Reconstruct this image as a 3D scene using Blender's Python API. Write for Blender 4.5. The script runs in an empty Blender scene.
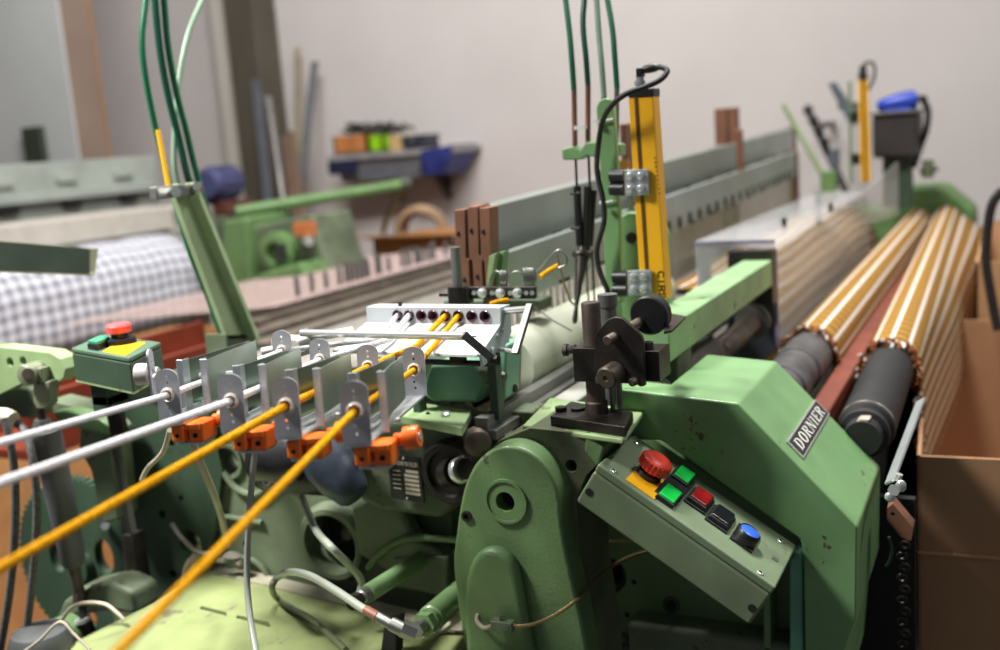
import bpy, bmesh, math, random
from mathutils import Vector, Matrix
from mathutils.geometry import tessellate_polygon
random.seed(7)
S = bpy.context.scene
COL = S.collection
R = math.radians
# ------------------------------------------------------------------ camera
FPX, ROLL, PITCH, YAW, EYE = 1050.0, R(-4.3), R(9.9), R(26.4), 1.5
FW = Vector((math.cos(PITCH)*math.cos(YAW), math.cos(PITCH)*math.sin(YAW), -math.sin(PITCH)))
_r = Vector((math.sin(YAW), -math.cos(YAW), 0)); _u = _r.cross(FW)
RT = _r*math.cos(ROLL) + _u*math.sin(ROLL)
UP = _u*math.cos(ROLL) - _r*math.sin(ROLL)
CAM = Vector((0, 0, EYE))
cd = bpy.data.cameras.new('camera'); cam = bpy.data.objects.new('camera', cd); COL.objects.link(cam)
m = Matrix((RT, UP, -FW)).transposed().to_4x4(); m.translation = CAM
cam.matrix_world = m
cd.sensor_width = 36; cd.lens = FPX*36/1000; cd.clip_start = .05; cd.clip_end = 60
cd.dof.use_dof = True; cd.dof.focus_distance = 1.22; cd.dof.aperture_fstop = 3.0
S.camera = cam
# ------------------------------------------------------------------ light
S.view_settings.view_transform = 'Standard'; S.view_settings.look = 'None'
S.view_settings.gamma = 1; S.view_settings.use_curve_mapping = False
S.view_settings.exposure = 0.18
W = bpy.data.worlds.new('hall_air'); S.world = W; W.use_nodes = True
W.node_tree.nodes['Background'].inputs[0].default_value = (.80, .84, .90, 1)
W.node_tree.nodes['Background'].inputs[1].default_value = 0.13
def lamp(name, loc, target, size, size_y, power, color, spread=180):
    l = bpy.data.lights.new(name, 'AREA'); l.shape = 'RECTANGLE'; l.size = size; l.size_y = size_y
    l.energy = power; l.color = color; l.spread = R(spread)
    o = bpy.data.objects.new(name, l); COL.objects.link(o); o.location = loc
    o.rotation_euler = (Vector(target)-Vector(loc)).to_track_quat('-Z', 'Y').to_euler()
lamp('area_lamp', (2.1, .8, 4.4), (1.4, .5, 1.0), .5, .5, 160, (1, .98, .95))
lamp('area_lamp', (2.3, -1.9, 4.4), (1.6, .2, 1.0), 1.4, .4, 62, (1, .97, .95))
lamp('area_lamp', (.2, 2.2, 3.4), (1.2, 1.25, .9), .5, .5, 21, (1, .98, .94), 56)  # added fill with narrow spread, brightens the castings at the left
lamp('area_lamp', (3.4, .2, 5.0), (5.9, .6, 1.6), 3.0, .6, 30, (1, .97, .96))
lamp('area_lamp', (2.4, 2.0, 4.6), (5.6, 5.2, 2.2), 2.0, .8, 160, (1, .99, .97))

# ------------------------------------------------------------------ geometry helpers
def at(px, py, **k):
    """point of the hall seen along a sight line, on the plane X=, Y= or Z= (metres)"""
    d = FW + RT*((px-500)/FPX) - UP*((py-325)/FPX)
    if 'D' in k: return CAM + d*k['D']
    ax = list(k)[0]; i = 'XYZ'.index(ax)
    return CAM + d*((k[ax]-CAM[i])/d[i])
def V(*a): return Vector(a)
class MB:
    def __init__(s): s.v = []; s.f = []; s.uv = None
    def add(s, vs, fs):
        n = len(s.v); s.v += [Vector(q) for q in vs]; s.f += [tuple(i+n for i in q) for q in fs]; return s
    def box(s, c, size, M=None):
        c = Vector(c); x, y, z = [q/2 for q in size]
        vs = [V(a*x, b*y, e*z) for a in (-1, 1) for b in (-1, 1) for e in (-1, 1)]
        if M is not None: vs = [M @ q for q in vs]
        return s.add([c+q for q in vs], [(0,1,3,2),(4,6,7,5),(0,4,5,1),(2,3,7,6),(0,2,6,4),(1,5,7,3)])
    def box2(s, a, b):
        a, b = Vector(a), Vector(b)
        return s.box((a+b)/2, [abs(q) for q in (b-a)])
    def loft(s, A, B, caps=True):
        """two loops of equal count joined"""
        n = len(A); fs = [(i, (i+1) % n, n+(i+1) % n, n+i) for i in range(n)]
        s.add(list(A)+list(B), fs)
        if caps: s.fill(A); s.fill(B)
        return s
    def fill(s, A, holes=()):
        A = [Vector(q) for q in A]; loops = [A]+[[Vector(q) for q in h] for h in holes]
        flat = [q for l in loops for q in l]
        if not holes and len(A) <= 4: return s.add(A, [tuple(range(len(A)))])
        tr = tessellate_polygon(loops)
        return s.add(flat, [tuple(t) for t in tr])
    def prism(s, poly, ext, holes=()):
        """polygon with holes, extruded by the vector ext"""
        ext = Vector(ext); poly = [Vector(q) for q in poly]; B = [q+ext for q in poly]
        hs = [[Vector(q) for q in h] for h in holes]; hb = [[q+ext for q in h] for h in hs]
        s.fill(poly, hs); s.fill(B, hb); s.loft(poly, B, False)
        for a, b in zip(hs, hb): s.loft(a, b, False)
        return s
    def cyl(s, a, b, r, r2=None, n=24, caps=True):
        a, b = Vector(a), Vector(b); r2 = r if r2 is None else r2
        x, y = frame(b-a)
        A = [a+(x*math.cos(t)+y*math.sin(t))*r for t in angs(n)]
        B = [b+(x*math.cos(t)+y*math.sin(t))*r2 for t in angs(n)]
        return s.loft(A, B, caps)
    def lathe(s, a, axis, prof, n=28):
        """prof: (distance along axis, radius)"""
        a = Vector(a); z = Vector(axis).normalized(); x, y = frame(z)
        rings = [[a+z*h+(x*math.cos(t)+y*math.sin(t))*r for t in angs(n)] for h, r in prof]
        for A, B in zip(rings, rings[1:]): s.loft(A, B, False)
        
        if prof[0] != prof[-1]: s.fill(rings[0]); s.fill(rings[-1])
        return s
    def ring(s, a, axis, ro, ri, h, n=28):
        a = Vector(a); z = Vector(axis).normalized()
        x, y = frame(z)
        o = [a+(x*math.cos(t)+y*math.sin(t))*ro for t in angs(n)]
        i = [a+(x*math.cos(t)+y*math.sin(t))*ri for t in angs(n)]
        return s.prism(o, z*h, [i])
    def torus(s, a, axis, Rr, r, n=28, k=10):
        x, y = frame(axis); z = Vector(axis).normalized()
        pts = [Vector(a)+(x*math.cos(t)+y*math.sin(t))*Rr for t in angs(n)]
        return s.tube(pts, r, k, closed=True, smooth=False)
    def tube(s, pts, r, n=10, closed=False, smooth=True, caps=True):
        pts = [Vector(q) for q in pts]
        if smooth and len(pts) > 2: pts = spline(pts)
        rr = r if callable(r) else (lambda t: r)
        m_ = len(pts); rings = []; prev = None
        for i, q in enumerate(pts):
            if closed: t = pts[(i+1) % m_]-pts[i-1]
            else: t = pts[min(i+1, m_-1)]-pts[max(i-1, 0)]
            t.normalize()
            if prev is None: x, _ = frame(t)
            else: x = (prev-t*prev.dot(t)).normalized()
            prev = x; y = t.cross(x); k = rr(i/max(1, m_-1))
            rings.append([q+(x*math.cos(a)+y*math.sin(a))*k for a in angs(n)])
        for i in range(m_-1): s.loft(rings[i], rings[i+1], False)
        if closed: s.loft(rings[-1], rings[0], False)
        elif caps: s.fill(rings[0]); s.fill(rings[-1])
        return s
    def ball(s, c, r, n=16, sc=(1, 1, 1)):
        c = Vector(c); rows = []
        for i in range(1, n//2):
            p = math.pi*i/(n//2)
            rows.append([c+V(math.sin(p)*math.cos(t)*r*sc[0], math.sin(p)*math.sin(t)*r*sc[1], math.cos(p)*r*sc[2]) for t in angs(n)])
        for A, B in zip(rows, rows[1:]): s.loft(A, B, False)
        top, bot = c+V(0, 0, r*sc[2]), c-V(0, 0, r*sc[2])
        for i in range(n):
            s.add([top, rows[0][i], rows[0][(i+1) % n]], [(0, 1, 2)])
            s.add([bot, rows[-1][i], rows[-1][(i+1) % n]], [(0, 1, 2)])
        return s
def angs(n): return [2*math.pi*i/n for i in range(n)]
def frame(z):
    z = Vector(z).normalized(); h = V(0, 0, 1) if abs(z.z) < .9 else V(1, 0, 0)
    x = h.cross(z).normalized(); return x, z.cross(x)
def spline(P, k=8):
    out = []; n = len(P)
    for i in range(n-1):
        a, b, c, d = P[max(i-1, 0)], P[i], P[i+1], P[min(i+2, n-1)]
        for j in range(k):
            t = j/k
            out.append(.5*((2*b)+(c-a)*t+(2*a-5*b+4*c-d)*t*t+(3*b-a-3*c+d)*t**3))
    return out+[P[-1]]
def loop(P, k=5):
    n = len(P); out = []
    for i in range(n):
        a, b, c, d = P[i-1], P[i], P[(i+1) % n], P[(i+2) % n]
        for j in range(k):
            t = j/k; out.append(.5*((2*b)+(c-a)*t+(2*a-5*b+4*c-d)*t*t+(3*b-a-3*c+d)*t**3))
    return out
def circ(c, axis, r, n=20, r2=None):
    x, y = frame(axis); r2 = r2 or r
    return [Vector(c)+x*math.cos(t)*r+y*math.sin(t)*r2 for t in angs(n)]
EACH = set('bolt bolt_hole base_bolt clamp_bolt clamp cover_support guard_slot hex_socket knob lever_bore lid_screw gap_shade_plate pin rivet rod_clamp rod_support screw set_screw sheet_clip side_bore slot slot_mark spring stay_hole threaded_rod back_rod side_rod needle cast_rim cast_ridge feeder_pipe holder block_screw chain_link bore_ring leaf_screw loose_pipe'.split())
def islands(mb):
    # the separate pieces of a mesh, each as a builder of its own
    key = {}; par = []
    def find(i):
        while par[i] != i: i = par[i]
        return i
    idx = []
    for q in mb.v:
        k = (round(q.x, 5), round(q.y, 5), round(q.z, 5))
        if k not in key: key[k] = len(par); par.append(len(par))
        idx.append(key[k])
    for f in mb.f:
        for a, b in zip(f, f[1:]):
            a, b = find(idx[a]), find(idx[b])
            if a != b: par[a] = b
    out = {}
    for f in mb.f:
        m_ = out.setdefault(find(idx[f[0]]), MB()); m_.add([mb.v[i] for i in f], [tuple(range(len(f)))])
    return list(out.values())
def obj(name, mb, mat, parent=None, bevel=0, label=None, seg=2, sharp=38):
    if name in EACH:
        pieces = islands(mb)
        if len(pieces) > 1:
            os_ = [mesh_obj(name, p_, mat, parent, bevel, label, seg, sharp) for p_ in pieces]; return os_[0]
    return mesh_obj(name, mb, mat, parent, bevel, label, seg, sharp)
def mesh_obj(name, mb, mat, parent=None, bevel=0, label=None, seg=2, sharp=38):
    me = bpy.data.meshes.new(name)
    bm = bmesh.new()
    vs = [bm.verts.new(q) for q in mb.v]
    for f in mb.f:
        try: bm.faces.new([vs[i] for i in f])
        except ValueError: pass
    bmesh.ops.remove_doubles(bm, verts=bm.verts, dist=1e-5)
    bmesh.ops.recalc_face_normals(bm, faces=bm.faces)
    if bevel: bmesh.ops.dissolve_limit(bm, angle_limit=R(1), verts=bm.verts, edges=bm.edges)
    bm.to_mesh(me); bm.free()
    for p in me.polygons: p.use_smooth = True
    me.set_sharp_from_angle(angle=R(sharp))
    me.materials.append(mat)
    o = bpy.data.objects.new(name, me); COL.objects.link(o)
    if bevel:
        b = o.modifiers.new('edge', 'BEVEL'); b.width = bevel; b.segments = seg; b.limit_method = 'ANGLE'; b.angle_limit = R(35)
        b.harden_normals = True
    if parent is not None:
        o.parent = parent; o.matrix_parent_inverse = base_matrix(parent).inverted()
    if label: o['label'] = label
    return o
def base_matrix(o):
    M = Matrix.Translation(o.location) @ o.rotation_euler.to_matrix().to_4x4()
    if o.parent is not None: M = base_matrix(o.parent) @ o.matrix_parent_inverse @ M
    return M
def tag(o, label, cat, group=None, kind=None):
    o['label'] = label; o['category'] = cat
    if group: o['group'] = group
    if kind: o['kind'] = kind
    return o
def thing(name, loc, label, cat, group=None):
    o = bpy.data.objects.new(name, None); COL.objects.link(o); o.location = loc; o.empty_display_size = .02
    return tag(o, label, cat, group)
def struct(o): o['kind'] = 'structure'; return o
# ------------------------------------------------------------------ materials
def lin(c):
    return tuple(((q/255)/12.92 if q/255 <= .04045 else ((q/255+.055)/1.055)**2.4) for q in c)
MATS = {}
def mat(name, rgb, rough=.5, metal=0, var=.12, scale=14, bump=0, bscale=120, chips=None, chip_amt=.0, coat=0, emit=0, spec=.5):
    if name in MATS: return MATS[name]
    M = bpy.data.materials.new(name); M.use_nodes = True; nt = M.node_tree; N = nt.nodes; L = nt.links
    b = N['Principled BSDF']; c = lin(rgb)
    b.inputs['Roughness'].default_value = rough; b.inputs['Metallic'].default_value = metal
    b.inputs['Coat Weight'].default_value = coat; b.inputs['Specular IOR Level'].default_value = spec
    tc = N.new('ShaderNodeTexCoord')
    nz = N.new('ShaderNodeTexNoise'); nz.inputs['Scale'].default_value = scale; nz.inputs['Detail'].default_value = 5
    L.new(tc.outputs['Object'], nz.inputs['Vector'])
    mx = N.new('ShaderNodeMix'); mx.data_type = 'RGBA'
    mx.inputs[6].default_value = tuple(q*(1-var*1.6) for q in c)+(1,); mx.inputs[7].default_value = tuple(min(1, q*(1+var)) for q in c)+(1,)
    mr = N.new('ShaderNodeMapRange'); mr.inputs[1].default_value = .3; mr.inputs[2].default_value = .7
    L.new(nz.outputs['Fac'], mr.inputs[0]); L.new(mr.outputs[0], mx.inputs[0])
    out = mx.outputs[2]
    if chips:
        n2 = N.new('ShaderNodeTexNoise'); n2.inputs['Scale'].default_value = 55; n2.inputs['Detail'].default_value = 8; n2.inputs['Roughness'].default_value = .7
        L.new(tc.outputs['Object'], n2.inputs['Vector'])
        n3 = N.new('ShaderNodeTexNoise'); n3.inputs['Scale'].default_value = 9; n3.inputs['Detail'].default_value = 2
        L.new(tc.outputs['Object'], n3.inputs['Vector'])
        mu = N.new('ShaderNodeMath'); mu.operation = 'MULTIPLY'; L.new(n2.outputs['Fac'], mu.inputs[0]); L.new(n3.outputs['Fac'], mu.inputs[1])
        r2 = N.new('ShaderNodeMapRange'); r2.inputs[1].default_value = .40-chip_amt; r2.inputs[2].default_value = .43-chip_amt
        L.new(mu.outputs[0], r2.inputs[0])
        m2 = N.new('ShaderNodeMix'); m2.data_type = 'RGBA'; L.new(r2.outputs[0], m2.inputs[0]); L.new(out, m2.inputs[6])
        m2.inputs[7].default_value = lin(chips)+(1,); out = m2.outputs[2]
    L.new(out, b.inputs['Base Color'])
    if bump:
        nb = N.new('ShaderNodeTexNoise'); nb.inputs['Scale'].default_value = bscale; nb.inputs['Detail'].default_value = 3
        L.new(tc.outputs['Object'], nb.inputs['Vector'])
        bp = N.new('ShaderNodeBump'); bp.inputs['Strength'].default_value = bump; bp.inputs['Distance'].default_value = .002
        L.new(nb.outputs['Fac'], bp.inputs['Height']); L.new(bp.outputs[0], b.inputs['Normal'])
    if emit:
        b.inputs['Emission Color'].default_value = c+(1,); b.inputs['Emission Strength'].default_value = emit
    MATS[name] = M; return M
green = mat('sage_paint', (114,154,102), .42, chips=(76,66,50), chip_amt=.024, var=.10, coat=.1)
green_bar = mat('worn_sage_paint', (136,172,122), .5, chips=(60,60,50), chip_amt=.055, var=.13)
green_cast = mat('cast_sage_paint', (98,126,82), .45, var=.16, scale=9, chips=(84,80,60), chip_amt=.02, bump=.25, bscale=260, coat=.15)
green_old = mat('old_sage_paint', (96,108,84), .55, var=.25, scale=7, chips=(70,66,52), chip_amt=.06, bump=.4, bscale=200)
green_dark = mat('bottle_green_paint', (52,72,54), .5, var=.15, scale=8, chips=(52,60,50), chip_amt=.03)
green_pale = mat('pale_green_paint', (140,164,116), .55, var=.12, chips=(110,104,84), chip_amt=.045)
green_vivid = mat('leaf_green_paint', (98,130,78), .5, var=.12)
green_panel = mat('olive_box_paint', (108,124,96), .5, var=.16, scale=11, chips=(90,92,74), chip_amt=.03)
steel = mat('zinc_plate', (196,202,204), .34, .7, var=.12, scale=18)
steel_leaf = mat('spring_steel', (150,162,150), .36, .92, var=.2, scale=10)
steel_dull = mat('dull_steel', (138,138,134), .45, .9, var=.2)
steel_bright = mat('bright_steel', (222,224,222), .25, .7, var=.06)
tab_grey = mat('grey_tab_metal', (176,178,184), .45, .35, var=.12, scale=40)
greasy = mat('greasy_casting', (96,102,78), .45, var=.25, scale=16, bump=.3, bscale=240)
iron = mat('oily_iron', (66,61,58), .42, .75, var=.3, scale=25, bump=.2, bscale=300)
iron_brown = mat('rusty_iron', (98,86,78), .5, .6, var=.3, scale=22, bump=.2, bscale=280)
black = mat('black_plastic', (24,25,27), .4, var=.1)
black_gloss = mat('black_gloss', (20,22,26), .18, var=.1, coat=.4)
rubber = mat('black_rubber', (34,34,35), .62, var=.2, scale=30, bump=.15, bscale=200)
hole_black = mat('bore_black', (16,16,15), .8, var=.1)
orange = mat('orange_plastic', (252,116,22), .42, var=.06)
yellow = mat('yellow_enamel', (250,184,24), .4, var=.05)
yellow_yarn = mat('yellow_yarn', (222,158,20), .95, var=.22, scale=260, bump=.9, bscale=420, spec=.1)
white_yarn = mat('white_yarn', (222,223,226), .95, var=.1, scale=260, bump=.8, bscale=420, spec=.1)
white_paint = mat('white_enamel', (216,218,218), .38, var=.04)
grey_paint = mat('grey_enamel', (186,190,194), .45, var=.05)
ceramic = mat('ceramic_eyelet', (226,212,200), .25, var=.05, coat=.5)
eye_purple = mat('dark_ceramic', (92,62,74), .25, var=.15, coat=.5)
red = mat('red_plastic', (226,62,44), .42, var=.06)
red_pale = mat('faded_red_plastic', (222,84,88), .5, var=.06)
green_lit = mat('green_button', (14,196,74), .3, var=.04, coat=.3)
red_dark = mat('dark_red_lens', (128,14,20), .22, var=.35, scale=90, coat=.4)
blue_lens = mat('blue_lens', (52,104,226), .28, var=.06, coat=.3)
brass = mat('brass_pipe', (166,142,100), .35, .8, var=.12)
copper = mat('brown_phenolic', (126,86,66), .5, .15, var=.15)
clear_tube = mat('milky_hose', (158,164,150), .25, var=.05, coat=.4)
braid = mat('braided_hose', (84,82,80), .7, var=.3, scale=160, bump=.6, bscale=300)
hose_green = mat('green_hose', (28,104,72), .35, var=.12, coat=.2)
hose_dark = mat('dark_green_hose', (16,76,56), .35, var=.12, coat=.2)
hose_pale = mat('pale_hose', (140,166,144), .35, var=.12)
beige = mat('beige_conduit', (176,166,148), .6, var=.12)
redbrown = mat('oxide_red_paint', (118,58,42), .5, var=.2)
oxide = mat('brick_red_paint', (122,50,28), .5, var=.15)
wall_m = mat('hall_plaster', (203,196,193), .85, var=.03, scale=2.0, bump=.1, bscale=60)
floor_m = mat('terracotta_floor', (188,138,104), .6, var=.1, scale=3)
wood = mat('plain_wood', (176,128,78), .6, var=.2, scale=12)
card = mat('cardboard', (190,146,104), .85, var=.05, scale=6, bump=.1, bscale=90)
card_dark = mat('brown_cardboard', (178,136,100), .85, var=.05, scale=6, bump=.1, bscale=90)
concrete_grey = mat('grey_guard_paint', (150,156,148), .5, var=.12, scale=6)
motor_m = mat('motor_black', (27,29,32), .42, var=.4, scale=14)
# ------------------------------------------------------------------ setting
def slab(name, a, b, m_, bevel=0): return struct(obj(name, MB().box2(a, b), m_, bevel=bevel))
slab('floor', (1.5, 1.5, -.1), (6.3, 9.5, 0), floor_m)
floor_g = mat('low_bounce_floor', (74,74,72), .6, var=.1, scale=3)  # unseen floor set dark grey to keep brown bounce light off the loom
slab('floor', (-1.5, -3.5, -.1), (6.3, 1.5, 0), floor_g)
slab('floor', (-1.5, 1.5, -.1), (1.5, 9.5, 0), floor_g)
slab('wall_back', (5.9, -3.5, 0), (6.1, 9.5, 5.6), wall_m)
slab('trim_1', (5.66, at(222,0,X=5.66).y, 0), (5.9, at(252,0,X=5.66).y, 5.6), mat('olive_steel_column', (84,78,66), .6, var=.1, scale=3), .01)
slab('trim_2', (5.74, at(208,0,X=5.74).y, 0), (5.9, at(222,0,X=5.74).y, 5.6), mat('warm_white_plaster', (196,190,180), .8, var=.04, scale=3), .01)
door_white = mat('door_grey_white', (190,192,190), .6, var=.04, scale=2)
yd = at(57,0,X=4.35).y
slab('trim_3', (4.35, yd, 0), (4.36, 8.5, 4.2), door_white, .01)
xb = 4.57
slab('trim_4', (4.36, yd, 0), (xb, yd+.3, 4.2), mat('brown_grey_panel', (128,110,98), .7, var=.08, scale=3), .006)
slab('trim_5', (xb, yd-.004, 0), (xb+.015, yd+.08, 4.2), mat('ochre_edge', (158,112,66), .6), .004)
# black door bar on the pale partition
o = obj('door_bar', MB().box2(at(26,128,X=4.34), at(46,178,X=4.30)), mat('dark_olive_metal', (54,60,46), .5), bevel=.006)
tag(o, 'short dark upright bar fixed to the pale partition at the far left', 'bar')

# ------------------------------------------------------------------ far wall: shelf with its load, leaning bars
sh = thing('wall_shelf', (5.7, 3.3, 1.4), 'grey and blue metal shelf fixed to the far wall', 'shelf')
ya, yb = 2.96, 3.85
blue_m = mat('blue_shelf_panel', (48,58,128), .5, var=.25, scale=12)
obj('shelf_board', MB().box2((5.52, yb, 1.455), (5.9, ya, 1.49)), mat('shelf_grey', (150,146,144), .5), sh, .004)
pr = [V(5.43, yb, 1.455), V(5.43, ya+.05, 1.455), V(5.43, ya+.2, 1.29), V(5.43, yb-.02, 1.29)]
obj('under_tray', MB().prism([V(5.54, yb-.02, 1.455), V(5.54, ya+.22, 1.455), V(5.6, ya+.30, 1.32), V(5.6, yb-.04, 1.32)], (.28, 0, 0)), mat('shelf_under_grey', (126,132,140), .5), sh, .004)
obj('end_panel', MB().prism([V(5.51, ya+.22, 1.48), V(5.51, ya, 1.50), V(5.51, ya+.02, 1.42), V(5.55, ya+.10, 1.33), V(5.55, ya+.24, 1.335)], (.32, 0, 0)), blue_m, sh, .004)
obj('corner_plate', MB().box2((5.51, yb, 1.37), (5.54, yb-.20, 1.455)), mat('navy_plate', (30,34,62), .5), sh, .003)
for y in (3.56, 3.2): obj('bracket', MB().prism([V(5.57, y, 1.455), V(5.9, y, 1.455), V(5.9, y, 1.16)], (0, .03, 0)), iron, sh)
def crate(name, y0, y1, x0, x1, h, m_, label, cat, lid=None):
    t = thing(name, (x0, (y0+y1)/2, 1.49), label, cat)
    b = MB(); z0, w = 1.49, .012
    b.box2((x0, y0, z0), (x1, y1, z0+.012))
    b.box2((x0, y0, z0), (x0+w, y1, z0+h)).box2((x1-w, y0, z0), (x1, y1, z0+h))
    b.box2((x0, y0, z0), (x1, y0-w, z0+h)).box2((x0, y1+w, z0), (x1, y1, z0+h))
    obj('tray_body', b, m_, t)
    return t
c1 = crate('wooden_tray', 3.82, 3.57, 5.55, 5.80, .115, mat('orange_wood', (186,120,66), .6, var=.2), 'open orange brown wooden tray at the left end of the wall shelf', 'tray')
c2 = crate('plastic_bin', 3.56, 3.46, 5.55, 5.72, .10, mat('lime_plastic', (150,206,30), .4), 'small lime green bin in the middle of the wall shelf', 'bin')
t = obj('timber_block', MB().box2((5.56, 3.42, 1.49), (5.72, 3.34, 1.58)), mat('pale_timber', (196,164,112), .6), bevel=.004)
tag(t, 'pale timber block on the wall shelf beside the dark case', 'block')
t = thing('tool_case', (5.6, 3.25, 1.49), 'dark navy case on the wall shelf near its blue end', 'case')
nav = mat('navy_case', (42,46,64), .5)
obj('case_body', MB().box2((5.56, 3.32, 1.49), (5.76, 3.18, 1.55)), nav, t, .006)
obj('lid', MB().box2((5.555, 3.325, 1.552), (5.765, 3.175, 1.575)), nav, t, .006)
obj('latch', MB().box2((5.548, 3.27, 1.535), (5.556, 3.23, 1.565)), steel_dull, t)
def wire_heap(y0, y1, x0, z, label):
    b = MB(); rnd = random.Random(int(y0*100))
    for k in range(9):
        p = []
        y = y0+(y1-y0)*rnd.random()
        for j in range(6): p.append(V(x0+.03+.2*rnd.random(), min(max(y+rnd.uniform(-.13, .13), y1), y0), z+.006+.075*rnd.random()*(1 if j % 2 else .3)))
        b.tube(p, .006, 6)
    o = obj('wire_bundle', b, mat('grey_wire', (92,92,86), .5, .5)); return tag(o, label, 'wire')
wire_heap(3.81, 3.58, 5.56, 1.606, 'tangle of grey wire heaped above the orange wooden tray')
wire_heap(3.55, 3.36, 5.56, 1.592, 'grey wire tangle lying over the lime green bin and timber block')
def lean(px0, py0, px1, py1, w, m_, label, X0=5.83, X1=5.5, kind='tube', name='leaning_bar'):
    a = at(px0, py0, X=X0); b = at(px1, py1, X=X1); d = (b-a); e = a+d*(a.z-.001)/(a.z-b.z) if b.z > 0 else b
    mb = MB()
    z = (a-e).normalized(); x = z.cross(V(1, 0, 0)).normalized(); y = z.cross(x)
    if kind == 'tube': mb.cyl(e, a, w/2, n=12)
    else:
        A = [e+x*(sx*w/2)+y*(sy*w/5) for sx, sy in ((-1,-1),(1,-1),(1,1),(-1,1))]
        mb.loft(A, [q+(a-e) for q in A])
    o = obj(name, mb, m_); tag(o, label, 'bar', 'long bars leaning on the far wall'); return o
lean(244, -30, 268, 200, .055, mat('blue_grey_bar', (112,116,126), .5, .3), 'tall blue grey bar leaning right beside the olive column, top out of frame', kind='flat')
lean(263, 30, 272, 200, .045, mat('umber_bar', (96,84,76), .6), 'dark brown grey rod leaning on wall, second from the olive column', X1=5.62)
lean(268, 98, 284, 205, .05, mat('silver_bar', (170,166,162), .35, .8), 'shiny silver bar leaning low behind the dark rods by the column', X0=5.7, X1=5.42)
lean(297, 48, 299, 200, .035, mat('khaki_bar', (150,138,108), .6), 'thin khaki batten leaning upright on the far wall left of shelf', kind='flat')
lean(315, 62, 298, 205, .05, mat('grey_bar', (126,128,130), .5, .4), 'grey flat bar leaning to the left, nearest to the wall shelf', kind='flat', X0=5.78, X1=5.4)
lean(288, 135, 297, 205, .09, mat('brown_board', (122,98,82), .7), 'short brown board leaning on the wall below the shelf end', kind='flat', X0=5.6, X1=5.3, name='leaning_board')

# ------------------------------------------------------------------ the other loom behind, at the left
bl = thing('weaving_loom', (3.0, 3.8, 0), 'blurred second loom behind with pale beam and chequered cloth at left', 'loom')
obj('front_beam', MB().box2((1.4, 3.62, 1.20), (3.92, 3.86, 1.315)), mat('pale_beam_grey', (186,180,170), .5, var=.08), bl, .012)
obj('timber_rail', MB().box2((1.5, 3.66, 1.09), (3.86, 3.80, 1.20)), mat('tan_rail', (150,120,84), .6, var=.15), bl, .006)
obj('end_casting', MB().box2((3.86, 3.5, .85), (4.02, 3.86, 1.30)).cyl((3.9, 3.45, 1.16), (3.9, 3.7, 1.16), .07), mat('mid_grey_cast', (136,130,122), .5), bl, .01)
for xx in (1.6, 3.9): obj('leg', MB().box2((xx, 3.6, 0), (xx+.12, 3.9, 1.1)), green_old, bl, .01)
b = MB().box2((1.8, 4.05, 1.30), (4.25, 4.12, 1.56)); b.box2((1.8, 4.0, 1.38), (4.2, 4.06, 1.42))
for k in range(5): b.box2((2.5+k*.36, 4.03, 1.46), (2.62+k*.36, 4.055, 1.50))
obj('guard_panel', b, concrete_grey, bl, .006)
b = MB()
for k in range(5): b.box2((2.52+k*.36, 4.02, 1.345), (2.62+k*.36, 4.05, 1.365))
obj('guard_slot', b, hole_black, bl)
def check_mat():
    M = bpy.data.materials.new('chequered_cloth'); M.use_nodes = True; nt = M.node_tree; N = nt.nodes; L = nt.links
    b = N['Principled BSDF']; b.inputs['Roughness'].default_value = .9
    uv = N.new('ShaderNodeUVMap'); sp = N.new('ShaderNodeSeparateXYZ'); L.new(uv.outputs[0], sp.inputs[0])
    def band(src, per, w):
        a = N.new('ShaderNodeMath'); a.operation = 'DIVIDE'; L.new(src, a.inputs[0]); a.inputs[1].default_value = per
        f = N.new('ShaderNodeMath'); f.operation = 'FRACT'; L.new(a.outputs[0], f.inputs[0])
        g = N.new('ShaderNodeMath'); g.operation = 'LESS_THAN'; L.new(f.outputs[0], g.inputs[0]); g.inputs[1].default_value = w
        return g.outputs[0]
    u = band(sp.outputs[0], .056, .36); v = band(sp.outputs[1], .05, .36)
    s = N.new('ShaderNodeMath'); s.operation = 'ADD'; L.new(u, s.inputs[0]); L.new(v, s.inputs[1])
    cr = N.new('ShaderNodeValToRGB'); h = N.new('ShaderNodeMath'); h.operation = 'MULTIPLY'; h.inputs[1].default_value = .5
    L.new(s.outputs[0], h.inputs[0]); L.new(h.outputs[0], cr.inputs[0])
    cr.color_ramp.interpolation = 'CONSTANT'
    e = cr.color_ramp.elements; e[0].color = lin((214,214,220))+(1,); e[1].position = .8; e[1].color = lin((92,94,106))+(1,)
    k = e.new(.3); k.color = lin((166,168,178))+(1,)
    L.new(cr.outputs[0], b.inputs['Base Color']); return M
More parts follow.
